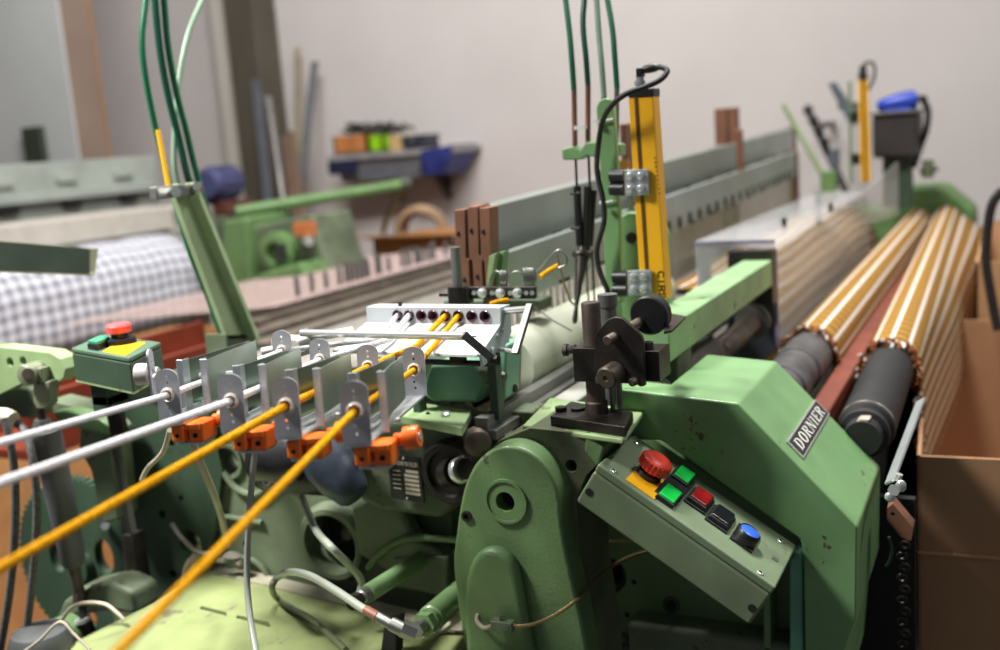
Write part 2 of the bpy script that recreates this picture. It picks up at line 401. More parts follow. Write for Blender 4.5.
def sheet(name, path, xs, m_, thick=.0016, parent=None, wob=None):
    """cloth hung over a path in YZ, running along X; uv in metres"""
    s = [0]
    for p, q in zip(path, path[1:]): s.append(s[-1]+math.hypot(q[0]-p[0], q[1]-p[1]))
    me = bpy.data.meshes.new(name); vs = []; fs = []; uvs = []
    nx = len(xs); npth = len(path)
    for i, x in enumerate(xs):
        for j, (y, z) in enumerate(path):
            w = wob(x, s[j]) if wob else (0, 0, 0)
            vs.append((x+w[0], y+w[1], z+w[2]))
    for i in range(nx-1):
        for j in range(npth-1):
            fs.append((i*npth+j, i*npth+j+1, (i+1)*npth+j+1, (i+1)*npth+j))
            uvs += [(xs[i], s[j]), (xs[i], s[j+1]), (xs[i+1], s[j+1]), (xs[i+1], s[j])]
    me.from_pydata(vs, [], fs); ul = me.uv_layers.new(name='UVMap')
    for k, q in enumerate(uvs): ul.data[k].uv = q
    for p in me.polygons: p.use_smooth = True
    me.materials.append(m_); o = bpy.data.objects.new(name, me); COL.objects.link(o)
    so = o.modifiers.new('thickness', 'SOLIDIFY'); so.thickness = thick; so.offset = 0
    if parent: o.parent = parent; o.matrix_parent_inverse = base_matrix(parent).inverted()
    return o
def arc(cy, cz, r, a0, a1, n=14): return [(cy+r*math.cos(R(a0+(a1-a0)*i/n)), cz+r*math.sin(R(a0+(a1-a0)*i/n))) for i in range(n+1)]
xs = [1.5+i*.1 for i in range(23)]+[3.79]
p = arc(3.62, 1.03, .17, 95, 180, 12)
p = [(3.62-.19*math.sin(R(a)), 1.0+.19*math.cos(R(a))) for a in range(-10, 95, 8)]+[(3.43, .96), (3.425, .93), (3.43, .86), (3.44, .78)]
o = sheet('chequered_cloth', p, xs, check_mat(), wob=lambda x, s: (0, .006*math.sin(9*x+3*s), .004*math.sin(23*x)))
tag(o, 'white and grey chequered cloth rolled on the loom behind at left', 'cloth')
obj('cloth_roller', MB().cyl((1.5, 3.62, 1.0), (3.82, 3.62, 1.0), .18), steel_dull, bl)
# cardboard trough beneath the chequered cloth
t = thing('cardboard_tray', (2.6, 3.1, 0), 'long low orange cardboard box on floor under the chequered cloth', 'box')
b = MB().box2((1.5, 3.36, 0), (3.5, 2.75, .02))
b.box2((1.5, 3.36, 0), (3.5, 3.34, .80)).box2((1.5, 2.77, 0), (3.5, 2.75, .74)).box2((1.5, 2.75, 0), (1.52, 3.36, .74)).box2((3.48, 2.75, 0), (3.5, 3.36, .80))
obj('box_wall', b, mat('orange_card', (198,146,92), .8, var=.08), t)
# green drive head of the second loom, tube arm, blue motor
dh = thing('loom_gearbox', (3.7, 2.9, 0), 'blurred green machine head with round gear cover behind the warp', 'machine')
X = 3.6
obj('head_casting', MB().prism([at(a, c, X=X) for a, c in ((222,222),(246,216),(252,290),(256,330),(216,340))], (.35, 0, 0)), green_vivid, dh, .02)
obj('head_block', MB().prism([at(a, c, X=X+.05) for a, c in ((250,226),(312,214),(322,250),(338,300),(262,310))], (.3, 0, 0)), green_old, dh, .02)
obj('gear_cover', MB().lathe(at(283,252,X=X+.05), (-1, 0, 0), [(0,.09),(.05,.09),(.06,.07),(.06,.05),(.03,.045)]), green_vivid, dh)
obj('gear_bore', MB().cyl(at(283,252,X=X+.02), at(283,252,X=X-.02), .035), hole_black, dh)
obj('shaft_boss', MB().cyl(at(305,240,X=X+.1), at(309,241,X=X-.06), .02), steel_bright, dh)
obj('cross_pin', MB().box2(at(298,222,X=X+.02), at(312,236,X=X-.02)), mat('dull_orange', (186,110,60), .6), dh, .004)
obj('foot_casting', MB().prism([at(a, c, X=X-.1) for a, c in ((256,275),(300,262),(318,300),(296,320),(258,322))], (.2, 0, 0)), green_vivid, dh, .02)
obj('column', MB().box2((3.62, 2.55, 0), (3.95, 3.1, 1.0)), green_old, dh, .02)
t = thing('tube_arm', at(240,212,X=3.6), 'long green tube arm reaching right from the blurred green head', 'arm')
a, c = at(236,212,X=3.7), at(400,185,X=4.3)
obj('tube', MB().cyl(a, c, .026), green_vivid, t)
obj('end_cap', MB().cyl(c, c+(c-a).normalized()*.05, .031), mat('tube_cap', (70,74,60), .6), t)
obj('strut', MB().tube([c-V(0,0,.02), at(388,215,X=4.4), at(383,232,X=4.6)], .015, 8), steel_dull, t)
t = thing('electric_motor', at(213,190,X=4.2), 'round blue motor blurred behind the green hoses', 'motor')
p = at(213,184,X=4.2)
b = MB().lathe(p+V(-.06,0,0), (1, 0, 0), [(0,.04),(.0,.07),(.03,.085),(.2,.085),(.22,.06)])
for k in range(14):
    q = 2*math.pi*k/14; b.box(p+V(.07, .085*math.cos(q), .085*math.sin(q)), (.15, .012, .012))
obj('motor_housing', b, mat('motor_blue', (62,66,104), .5), t)
obj('motor_foot', MB().box2(p+V(-.02,-.08,-.09), p+V(.2,.08,-.16)), mat('maroon_foot', (92,52,44), .5), t, .006)
obj('gear_head', MB().cyl(p+V(.05,.02,-.1), p+V(.05,.1,-.22), .09), mat('maroon_foot', (92,52,44)), t)
obj('motor_stand', MB().box2(p+V(-.02,-.07,-.16), V(p.x+.2, p.y+.07, 0)), green_old, t, .01)
# far roll lying on the floor behind the warp
t = thing('cardboard_box', (4.75, 2.6, 0), 'orange cardboard box behind the pale warp threads under the wall shelf', 'box')
a, c = at(373,240,X=4.7), at(460,222,X=4.7)
b = MB().box2((4.7, a.y, 0), (4.72, c.y-.3, a.z)).box2((5.2, a.y, 0), (5.22, c.y-.3, a.z)).box2((4.7, a.y, 0), (5.22, a.y-.02, a.z)).box2((4.7, c.y-.28, 0), (5.22, c.y-.3, a.z)).box2((4.7, a.y, 0), (5.22, c.y-.3, .02))
obj('box_wall', b, mat('orange_card', (198,146,92)), t)
fl = MB().prism([V(4.7, a.y, a.z), V(4.7, c.y-.3, a.z), V(4.55, c.y-.3, a.z+.03), V(4.55, a.y, a.z+.03)], (0, 0, .006))
obj('flap', fl, mat('orange_card', (198,146,92)), t)
p = at(420,232,X=5.2)
o = obj('wire_coil', MB().torus(p, (1, .3, .2), .13, .02).torus(p+V(.03,0,0), (1, .25, .1), .14, .018).torus(p+V(.05,.0,.0), (1, .1, .3), .12, .02), mat('tan_coil', (164,134,104), .6))
tag(o, 'tan coil of cable behind the warp below the wall shelf shadow', 'coil')
# ------------------------------------------------------------------ the loom in front: frame, castings, beams
lm = thing('weaving_loom', (2.5, .8, 0), 'large green weaving loom filling the photo from front left to far right', 'loom')
def part(name, mb, m_, parent=None, bevel=0, **k): return obj(name, mb, m_, parent or lm, bevel, **k)
def pts(l, **k): return [at(a, b, **k) for a, b in l]
# machine cover with nameplate
XF = 1.31
prof = pts([(612,388),(738,403),(858,527),(857,620),(846,650),(840,720),(806,720),(803,560),(800,540),(646,440),(612,440)], X=XF)
k0 = prof[0].lerp(prof[1], .38)
kb = V(XF, k0.y, prof[9].z); dx1, dx2 = V(.055,0,0), V(.25,0,0)
rl = [k0]+prof[1:9]+[kb]; mb = MB()
mb.fill([prof[0]]+rl+[prof[10]])
for i_, (p_, q_) in enumerate(zip(rl, rl[1:])):
    lo = [p_] + ([p_+dx1] if i_ == 0 else []) + [p_+dx2, q_+dx2] + ([q_+dx1] if i_ == len(rl)-2 else []) + [q_]
    mb.add(lo, [tuple(range(len(lo)))])
for p_, q_ in ((prof[0], k0), (kb, prof[10]), (prof[10], prof[0])): mb.add([p_, q_, q_+dx1, p_+dx1], [(0,1,2,3)])
mb.add([k0+dx1, k0+dx2, kb+dx2, kb+dx1], [(0,1,2,3)]); mb.fill([q_+dx2 for q_ in rl]); mb.add([prof[0]+dx1, k0+dx1, kb+dx1, prof[10]+dx1], [(0,1,2,3)])
cov = part('machine_cover', mb, green, None, .004)
# slant plane of the nameplate
e0, e1 = prof[1], prof[2]; sl = (e0-e1).normalized(); nrm = sl.cross(V(1,0,0)); nrm = nrm if nrm.z > 0 else -nrm
def on_slant(px, py):
    d = FW + RT*((px-500)/FPX) - UP*((py-325)/FPX); return CAM + d*((e0-CAM).dot(nrm)/d.dot(nrm))
q = [on_slant(*p_) for p_ in ((784,440),(800,457),(830,417),(816,402))]
cx = sum(q, V(0,0,0))/4; wid = ((q[2]-q[1]).length+(q[3]-q[0]).length)/2; hei = ((q[1]-q[0]).length+(q[2]-q[3]).length)/2
def flat(c, u, v, poly, z): return [c+u*x+v*y+nrm*z for x, y in poly]
ux, uy = V(1,0,0), sl
LP = cx
def plate_pts(w, h, z, c=LP, n_=nrm): return [c+ux*sx*w/2+uy*sy*h/2+n_*z for sx, sy in ((-1,-1),(1,-1),(1,1),(-1,1))]
np_ = obj('name_plate', MB().prism(plate_pts(wid, hei, .0005), nrm*.002), mat('plate_silver', (196,196,192), .4, .5), cov)
obj('plate_field', MB().prism(plate_pts(wid*.96, hei*.86, .0026), nrm*.0004), mat('plate_black', (38,38,40), .4), np_)
def glyph(mb, ch, X0, w, h, org, u, v, n_, z, th):
    def P(x, y): return org+u*(X0+x*w)+v*(y*h)+n_*z
    st, hl, sf = .24, .085, .08     # stem, hairline, serif
    def rc(x0, y0, x1, y1): mb.prism([P(x0,y0),P(x1,y0),P(x1,y1),P(x0,y1)], n_*th)
    def quad(*a): mb.prism([P(*k) for k in a], n_*th)
    def bowl(cx_, cy, ro, so, ri, si, a0, a1, n=14):
        o_ = [(cx_+ro*math.cos(R(a0+(a1-a0)*i/n)), cy+so*math.sin(R(a0+(a1-a0)*i/n))) for i in range(n+1)]
        i_ = [(cx_+ri*math.cos(R(a0+(a1-a0)*i/n)), cy+si*math.sin(R(a0+(a1-a0)*i/n))) for i in range(n+1)]
        for k in range(n): quad(o_[k], o_[k+1], i_[k+1], i_[k])
    def stem(x): rc(x, 0, x+st, 1); rc(x-sf, 0, x+st+sf, hl*.7); rc(x-sf, 1-hl*.7, x+st+sf, 1)
    if ch == 'D': stem(.08); bowl(.42, .5, .52, .5, .26, .42, -90, 90); rc(.3, 0, .43, hl); rc(.3, 1-hl, .43, 1)
    if ch == 'O': bowl(.5, .5, .48, .52, .21, .43, 0, 360, 28)
    if ch == 'R':
        stem(.08); bowl(.48, .75, .4, .25, .15, .17, -90, 90); rc(.3, 1-hl, .5, 1); rc(.3, .5, .5, .5+hl)
        quad((.42,.52),(.64,.52),(1.0,0),(.76,0)); rc(.74, 0, 1.06, hl*.7)
    if ch == 'N':
        rc(.1, 0, .2, 1); rc(.82, 0, .92, 1); quad((.1,1),(.36,1),(.92,0),(.7,0)); rc(0, 0, .32, hl*.7); rc(-.02, 1-hl*.7, .3, 1); rc(.7, 1-hl*.7, 1.04, 1)
    if ch == 'I': stem(.1)
    if ch == 'E':
        stem(.08); rc(.3, 0, .86, hl); rc(.3, 1-hl, .84, 1); rc(.3, .47, .62, .47+hl); rc(.80, 0, .88, .24); rc(.78, .78, .85, 1); rc(.58, .38, .64, .64)
def word(text, org, u, v, n_, W_, H_, z, th):
    ws = {'I': .48, 'N': 1.08, 'O': 1.02, 'R': 1.04, 'E': .9, 'D': 1.0}; gap = .17
    tot = sum(ws[c] for c in text)+gap*(len(text)-1); k = W_/tot; x = -W_/2; mb = MB()
    for c in text:
        glyph(mb, c, x, k*(1 if c != 'I' else .9), H_, org-v*(H_/2), u, v, n_, z, th); x += (ws[c]+gap)*k
    return mb
obj('lettering', word('DORNIER', LP, ux, uy, nrm, wid*.86, hei*.58, .003, .0004), mat('plate_letter', (222,220,212), .4), np_)
# front side frame under the cover (dark recess) with bores
XS = 1.39
holes = [circ(at(a, b, X=XS), (1,0,0), r) for a, b, r in ((608,575,.027),(634,582,.004),(671,605,.0075),(627,615,.004),(712,637,.003),(633,555,.003),(700,560,.006))]
part('side_frame', MB().prism(pts([(560,470),(640,430),(806,540),(806,760),(575,760)], X=XS), (.03, 0, 0), holes), green_cast, None, .0)
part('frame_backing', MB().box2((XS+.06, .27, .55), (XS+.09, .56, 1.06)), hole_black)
b = MB()
for a, c, r in ((671,605,.013),(622,642,.014)): b.ring(at(a, c, X=XS-.002), (1,0,0), r, r*.62, .006)
part('bore_ring', b, green_dark)
part('bore_sleeve', MB().ring(at(608,575,X=XS), (1,0,0), .029, .024, .05), iron)
part('frame_edge', MB().prism(pts([(789,560),(803,546),(804,600),(804,720),(790,720)], X=1.33), (.06, 0, 0)), mat('turquoise_edge', (112,176,150), .45), None, .004)
part('inner_rib', MB().prism(pts([(763,570),(770,566),(772,720),(764,720)], X=1.345), (.05, 0, 0)), green_cast, None, .002)
# rounded gear housing in the centre foreground
XC = 1.16
oc = [(453,566),(455,540),(460,505),(466,482),(476,463),(491,450),(509,446),(528,451),(543,463),(554,481),(559,500),(562,530),(570,572),(580,615),(592,680),(600,740),(474,740),(466,660),(458,610)]
gh = part('gear_housing', MB().prism(loop(pts(oc, X=XC)), (.045, 0, 0), [circ(at(505,502,X=XC), (1,0,0), .0135)]), green_cast, None, .010, seg=4)
obj('bore_ring', MB().ring(at(505,502,X=XC-.004), (1,0,0), .030, .0265, .006, 40).ring(at(505,502,X=XC-.002), (1,0,0), .027, .0135, .004, 40), green_cast, gh)
obj('bore', MB().cyl(at(505,502,X=XC+.02), at(505,502,X=XC+.03), .0134), hole_black, gh)
bo = [(474,760),(472,640),(471,590),(475,563),(484,548),(496,543),(509,547),(519,558),(526,580),(533,620),(540,660),(546,760)]
obj('raised_rib', MB().prism(loop(pts(bo, X=XC+.004)), (-.022, 0, 0)), green_cast, gh, .010, seg=4)
ca = at(467,516,X=XC)
obj('cap_screw', MB().ring(ca+V(-.003,0,0), (1,0,0), .0075, .004, .005).cyl(ca, ca+V(.001,0,0), .0045), iron, gh)
ca = at(507,446,X=XC+.03)
obj('filler_plug', MB().lathe(ca+V(0,0,-.008), (0,0,1), [(0,.011),(.008,.011),(.010,.009)]), green_cast, gh)
hb = part('housing_bracket', MB().prism(pts([(484,455),(500,440),(530,428),(590,434),(602,450),(598,464),(586,476),(576,500),(580,580),(592,660),(600,760),(560,760),(540,560)], X=1.198), (.115, 0, 0), [circ(at(571,466,X=1.198), (1,0,0), .0080)]), greasy, None, .005, seg=3)
obj('lug_bore', MB().cyl(at(571,466,X=1.215), at(571,466,X=1.23), .0079), hole_black, hb)
obj('lug_edge', MB().prism(pts([(586,432),(604,448),(598,468),(584,452)], X=1.194), (.06, 0, 0)), green_cast, hb, .003)
b = MB()
for a, c in ((577,572),(583,640)): b.prism(pts([(a-3,c-18),(a+2,c-18),(a+5,c+18),(a,c+18)], X=1.196), (.004,0,0))
obj('slot_mark', b, hole_black, hb)
# ledge and dark clamp base on top of the housing
led = part('clamp_ledge', MB().prism([q for q in pts([(522,425),(550,397),(644,410),(624,439)], Z=1.1285)], (0, 0, -.008)), green_pale, None, .003)
# left side frame plate with cast bores
XL = 1.30
hl = [(162,514,.009),(173,574,.009),(181,498,.006),(213,475,.009),(171,443,.007),(130,431,.006),(245,544,.005),(140,560,.007)]
holes = [circ(at(a, b, X=XL), (1,0,0), r) for a, b, r in hl]
holes += [circ(at(227,462,X=XL), (1,0,0), .024, 20, .021), circ(at(190,542,X=XL), (1,0,0), .024, 20, .022), circ(at(330,545,X=XL), (1,0,0), .049, 32)]
sf = part('side_frame', MB().prism(pts([(112,392),(165,392),(250,400),(350,395),(450,402),(452,560),(440,640),(330,700),(150,700),(132,640),(118,500)], X=XL), (.045, 0, 0), holes), green_old, None, .0)
b = MB()
for a, c, r in ((227,462,.026),(190,542,.027)): b.ring(at(a, c, X=XL-.006), (1,0,0), r+.004, r-.001, .010, 36)
for a, c in ((213,475),(212,523)): b.ring(at(a, c, X=XL-.008), (1,0,0), .017, .009, .012)
obj('cast_rim', b, green_old, sf)
part('frame_backing', MB().prism(pts([(120,400),(450,410),(450,640),(140,660)], X=XL+.12), (.02, 0, 0)), iron, None, 0)
tb = MB().tube(pts([(218,462),(236,488),(258,494),(275,478)], X=XL-.006), .006, 8).tube(pts([(206,514),(240,519),(262,523)], X=XL-.004), .005, 8).tube(pts([(232,556),(252,560),(262,567),(268,576)], X=XL-.006), .005, 8)
obj('cast_ridge', tb, green_old, sf)
dp = part('flange_plate', MB().prism(pts([(112,392),(206,400),(222,470),(214,540),(206,580),(140,620),(128,560)], X=XL-.012), (.011, 0, 0), [circ(at(a, b, X=XL-.012), (1,0,0), r) for a, b, r in ((162,514,.008),(173,574,.008),(181,498,.005),(171,443,.007),(130,431,.006),(190,542,.024),(140,560,.007))]), green_dark, None, .0)
# big ring with spokes
rc_ = at(330,545,X=XL-.02)
part('bearing_ring', MB().lathe(rc_, (1,0,0), [(0,.050),(0,.058),(.012,.066),(.03,.066),(.03,.049),(.0,.050)], 44), green_old)
b = MB().ring(rc_+V(.045,0,0), (1,0,0), .049, .042, .006).cyl(rc_+V(.045,0,0), rc_+V(.052,0,0), .010)
for k in range(3):
    t_ = R(80+120*k); dv = V(0, math.cos(t_), math.sin(t_)); b.cyl(rc_+V(.048,0,0)+dv*.008, rc_+V(.048,0,0)+dv*.046, .0035, n=8)
part('spoked_fan', b, iron)
part('bore_floor', MB().cyl(rc_+V(.07,0,0), rc_+V(.075,0,0), .052), hole_black)
# bracket casting between ring and housing, gussets
cb = [(365,510),(385,492),(400,478),(452,470),(460,520),(452,575),(400,565),(372,540)]
part('gusset_casting', MB().prism(pts([(362,500),(386,488),(412,500),(424,528),(455,545),(455,575),(410,570),(370,548)], X=XL-.01), (-.035, 0, 0)), green_old, None, .010, seg=3)
part('gusset_rim', MB().tube(pts([(368,568),(378,556),(398,542),(420,538),(460,540)], X=XL-.05), .0055, 8), green_cast)
part('gusset_web', MB().prism(pts([(402,550),(458,548),(458,590),(404,580)], X=XL-.02), (-.03, 0, 0)), green_old, None, .006)
# tray in front of the frame
ZT = .818
tr = part('tray', MB().prism(pts([(207,571),(340,600),(470,634),(470,760),(230,760),(152,604)], Z=ZT), (0, 0, -.006), [pts([(201,606),(226,612),(227,616),(200,609)], Z=ZT), pts([(237,615),(269,622),(271,627),(236,618)], Z=ZT)]), mat('tray_paint', (128,138,90), .55, var=.14, chips=(104,98,78), chip_amt=.05), None, .0)
A = pts([(152,604),(192,682)], Z=ZT)
obj('tray_lip', MB().prism([A[0], A[1], A[1]+V(-.10,.10,-.055), A[0]+V(-.07,.12,-.055)], (0, 0, -.005)), mat('tray_paint', (122,142,98)), tr, .0)
obj('tray_flange', MB().prism(pts([(207,571),(215,562),(480,626),(470,634)], Z=ZT+.003), (0, 0, -.012)), mat('worn_beige_paint', (150,146,126), .6, var=.2, chips=(90,84,70), chip_amt=.06), tr, .0)
obj('tray_underside', MB().prism(pts([(207,571),(470,634),(470,760),(230,760),(152,604)], Z=ZT-.035), (0, 0, -.004)), hole_black, tr)
# two green cylinders with hex fittings
a, c = at(425,557,X=1.27), at(367,594,X=1.10); d = (c-a).normalized()
cy = part('pressure_cylinder', MB().lathe(a, d, [(0,.0125),((c-a).length-.004,.0125),((c-a).length,.0115)]), green_cast)
obj('neck', MB().lathe(c, d, [(0,.0095),(.014,.0095),(.016,.007),(.03,.007)]), steel_dull, cy)
obj('end_nut', MB().cyl(c+d*.022, c+d*.036, .011, n=6).ring(c+d*.036, d, .009, .005, .003), iron, cy)
a, c = at(462,592,X=1.24), at(427,622,X=1.12); d = (c-a).normalized()
cy = part('pressure_cylinder', MB().lathe(a, d, [(0,.0185),((c-a).length-.012,.0185),((c-a).length-.010,.0165),((c-a).length,.0165)]), green_cast)
obj('hex_nut', MB().cyl(c, c+d*.014, .0165, n=6), green_cast, cy)
obj('end_bolt', MB().cyl(c+d*.014, c+d*.02, .010).cyl(c+d*.02, c+d*.034, .0105, n=6), steel_dull, cy)
part('tray_pipe', MB().tube(pts([(408,660),(440,632),(475,605)], X=1.2), .005, 8), beige)
part('tray_bracket', MB().prism(pts([(384,622),(398,618),(396,655),(380,655)], X=1.12), (.02, 0, 0)), hole_black, None, .002)
# oil line across the housing
b = MB().box(at(503,625,X=XC-.030), (.014, .030, .013)); ol = thing('oil_line', at(503,625,X=XC-.03), 'thin brass oil pipe curving from the gear housing under the control box', 'pipe')
obj('junction_block', b, green_panel, ol, .001)
obj('brass_pipe', MB().tube([at(512,626,X=XC-.03), at(530,625,X=XC-.03), at(555,615,X=XC-.022), at(580,597,X=XC+.008), at(604,572,X=1.24), at(632,556,X=1.32), at(665,548,X=1.37)], .0024, 8), brass, ol)
obj('hook_pipe', MB().tube([at(492,626,X=XC-.03), at(484,628,X=XC-.028), at(477,620,X=XC-.022), at(480,612,X=XC-.012), at(486,616,X=XC)], .0032, 8), beige, ol)
obj('block_screw', MB().cyl(at(506,629,X=XC-.036), at(506,629,X=XC-.040), .003, n=12).cyl(at(500,617,X=XC-.030), at(500,615,X=XC-.030), .004), steel_dull, ol)
o = obj('drain_pipe', MB().tube([at(560,536,X=1.37), at(600,541,X=1.37), at(650,541,X=1.375)], .002, 8), brass); tag(o, 'straight thin brass pipe in the dark recess behind the control box', 'pipe')
o = obj('black_cable', MB().tube([at(612,652,X=1.37), at(636,638,X=1.36), at(668,632,X=1.35), at(692,638,X=1.36), at(712,662,X=1.37)], .0035, 8), rubber); tag(o, 'black cable arching at the bottom of the recess under the control box', 'cable')
# rails, breast beam and rollers along the loom
def along(p, x1): return V(x1, p.y, p.z)
a = at(520,362,X=1.40)
part('cloth_beam', MB().cyl(V(1.40, a.y+.03, a.z-.01), V(2.15, a.y+.03, a.z-.01), .052, n=40), mat('pale_cloth_beam', (184,188,168), .55, var=.05))
rail_m = mat('grey_rail', (120,120,116), .45, .6, var=.2)
for px, py, w, h, dz in ((497,408,.020,.018,0),(507,420,.016,.014,-.012),(522,430,.020,.016,-.02)):
    a = at(px, py, X=1.25); part('guide_rail', MB().box2((1.2, a.y-w/2, a.z-h), (4.0, a.y+w/2, a.z)), rail_m, None, .002)
a = at(545,408,X=1.33); part('rail_cover', MB().box2((1.34, a.y-.03, a.z-.06), (4.0, a.y+.012, a.z+.0)), mat('rail_cover_grey', (150,150,142), .5, var=.15), None, .003)
a = at(528,410,X=1.3); part('rail_block', MB().box(a+V(0,0,-.01), (.05, .035, .03)), green_old, None, .004)
a = at(669,328,X=1.43); b2 = at(666,306,X=1.43); lo = at(669,363,X=1.43)
part('breast_bar', MB().box2((1.43, a.y, lo.z), (2.19, a.y+.060, a.z+.002)), green_bar, None, .003)
part('bar_bracket', MB().box2((2.15, .44, 1.13), (2.19, .53, 1.24)), iron)
part('bar_foot', MB().box2((1.48, a.y+.005, .9), (1.56, a.y+.05, lo.z)), green_old, None, .004)
# striated dark rolls behind the cover
a = at(668,372,X=1.55)
part('spiked_roller', MB().lathe((1.42, a.y+.0, a.z-.02), (1,0,0), [x for k in range(30) for x in ((k*.012,.034),(k*.012+.007,.034),(k*.012+.008,.029),(k*.012+.011,.029))]), mat('grey_ribbed_rubber', (110,104,98), .6, var=.25))
a, c = at(722,352,X=1.85), at(752,322,X=2.12)
part('tension_shaft', MB().lathe(a, c-a, [(0,.016),(.01,.020),(.1,.021),((c-a).length,.021)]), iron_brown)
obj('collar', MB().ring(c, c-a, .036, .02, .01), rail_m, lm)
part('end_bracket', MB().prism(pts([(735,300),(773,268),(776,352),(745,372),(712,372)], X=2.24), (.02, 0, 0)), mat('dark_slate_plate', (58,60,66), .5), None, .003)
# first (wrapped) roller and the cloth roller
def ax1(x): return V(x, .3533-.0068*(x-1.9), 1.048+.0070*(x-1.9))
def ax2(x): return V(x, 0.1953+0.01222*(x-1.565), 1.0325+0.01474*(x-1.565))
d1, d2 = (ax1(3)-ax1(2)).normalized(), (ax2(3)-ax2(2)).normalized()
part('take_up_roller', MB().lathe(ax1(1.70), d1, [(0,.02),(0,.040),(.06,.042),(.062,.045),(.12,.045),(.122,.042),(.20,.042),(.202,.045),(.3,.045),(2.75,.045)], 40), mat('wrapped_rubber', (84,82,82), .55, var=.3, scale=30, bump=.4, bscale=160))
part('take_up_shaft', MB().cyl(ax1(1.5), ax1(4.6), .018), iron)
cr_ = part('cloth_roller', MB().lathe(ax2(1.555), d2, [(0,.012),(0,.026),(.022,.028),(.024,.036),(.032,.037),(.036,.034),(.046,.034),(.050,.0405),(.060,.0415),(2.9,.0415)], 48), rubber)
obj('worn_edge', MB().ring(ax2(1.613), d2, .0418, .036, .004, 48), mat('scuffed_rubber', (150,138,126), .6, var=.6, scale=60), cr_)
e_ = ax2(1.558)
obj('end_lug', MB().prism([e_+V(0,y,z) for y, z in ((.020,.012),(.004,.030),(-.012,.030),(.0,.008))], (.035,0,0)), mat('worn_lug', (176,160,146), .5, var=.4), cr_, .003)
part('cross_tie', MB().box2((1.6, .262, .985), (4.5, .298, 1.035)), redbrown, None, .004)
part('gap_shade_plate', MB().box2((1.57, .205, .2), (4.5, .22, .94)).box2((1.57, .125, .2), (1.585, .5, .94)), hole_black)  # near-black plates added so the gap beside the cover reads as shade
part('cross_beam', MB().box2((1.6, .23, .78), (4.5, .75, .92)), green_dark, None, .01)
part('end_frame', MB().prism([V(4.5,.10,.3),V(4.5,.9,.3),V(4.5,.9,1.12),V(4.5,.45,1.12),V(4.5,.38,1.2),V(4.5,.24,1.2),V(4.5,.13,1.1)], (.25, 0, 0)), green_vivid, None, .02)
part('leg', MB().box2((4.52, .15, 0), (4.72, .9, .3)), green_old, None, .01)
part('leg', MB().box2((1.345, .24, 0), (1.41, .50, .8)), green_old, None, .01)
part('leg', MB().box2((1.31, .9, 0), (1.40, 1.5, .74)), green_old, None, .01)
part('frame_foot', MB().box2((4.15, 1.8, 0), (4.35, 2.3, .98)), green_old, None, .02)
# rear: warp rails, red trough
br = mat('brown_grey_rail', (126,116,104), .5, .4, var=.2)
for y, z, w, h in ((2.02,1.035,.05,.05),(1.95,1.02,.06,.03),(1.875,1.035,.035,.04),(1.80,1.025,.05,.03),(1.73,1.04,.04,.04),(1.66,1.02,.05,.03),(1.60,1.03,.03,.03),(2.12,1.045,.03,.04)):
    part('warp_rail', MB().box2((2.42 if y > 1.9 else 2.1, y-w/2, z-h), (4.3, y+w/2, z)), br, None, .004)
part('rail_end_block', MB().box2((2.10, 1.56, .90), (2.2, 1.93, .99)), rail_m, None, .006)
b = MB().prism([V(1.55,y,z) for y, z in ((1.94,1.02),(1.94,.88),(2.2,.88),(2.2,1.035),(2.18,1.035),(2.18,.90),(1.96,.90),(1.96,1.02))], (.85, 0, 0))
part('red_trough', b, oxide, None, .0)
part('warp_beam', MB().cyl((1.9, 2.2, .88), (4.2, 2.2, .88), .085, n=36), oxide)
# electric selvedge motor with rating plate
mo = thing('drive_motor', at(420,470,X=1.24), 'green drive motor with black rating plate and shaft, in the centre', 'motor')
XM = 1.21
obj('motor_body', MB().prism(pts([(352,428),(380,420),(440,418),(470,430),(474,470),(462,500),(440,520),(380,512),(356,500)], X=XM+.02), (.09, 0, 0)), green_old, mo, .012, seg=3)
pl = [at(388,454,X=XM), at(419,458,X=XM), at(424,503,X=XM+.0), at(391,498,X=XM)]
rp = obj('rating_plate', MB().prism(pl, (.004, 0, 0)), mat('rating_plate_black', (40,40,38), .4, .2), mo, label='black rating plate with rows of pale boxes')
def pq(u, v): return pl[0]*(1-u)*(1-v)+pl[1]*u*(1-v)+pl[2]*u*v+pl[3]*(1-u)*v
b = MB()
for k in range(6):
    v0 = .30+k*.098
    b.prism([pq(.48-(.0 if k else -.06), v0)+V(-.0008,0,0), pq(.93, v0)+V(-.0008,0,0), pq(.93, v0+.062)+V(-.0008,0,0), pq(.48-(.0 if k else -.06), v0+.062)+V(-.0008,0,0)], (.0006,0,0))
for k in range(5): b.prism([pq(.12, .34+k*.1)+V(-.0008,0,0), pq(.36, .34+k*.1)+V(-.0008,0,0), pq(.36, .36+k*.1)+V(-.0008,0,0), pq(.12, .36+k*.1)+V(-.0008,0,0)], (.0006,0,0))
obj('plate_box', b, mat('rating_plate_pale', (168,160,140), .45), rp)
uu = (pl[1]-pl[0]).normalized(); vv = (pl[0]-pl[3]).normalized()
obj('lettering', word('DORNIER', pq(.55,.17)+V(-.0003,0,0), uu, vv, V(-1,0,0), (pl[1]-pl[0]).length*.8, .006, 0, .0008), mat('rating_plate_pale', (168,160,140)), rp)
obj('rivet', MB().ball(pq(.5,.05), .0022, 8).ball(pq(.5,.95), .0022, 8), steel_bright, rp)
fc = at(450,473,X=XM+.0)
obj('flange_cover', MB().lathe(fc+V(.05,0,0), (-1,0,0), [(0,.046),(.05,.046),(.055,.042),(.055,.034),(.048,.032),(.048,.022)], 36), iron, mo)
ax = (at(472,467,X=XM-.03)-at(446,475,X=XM+.0)).normalized()
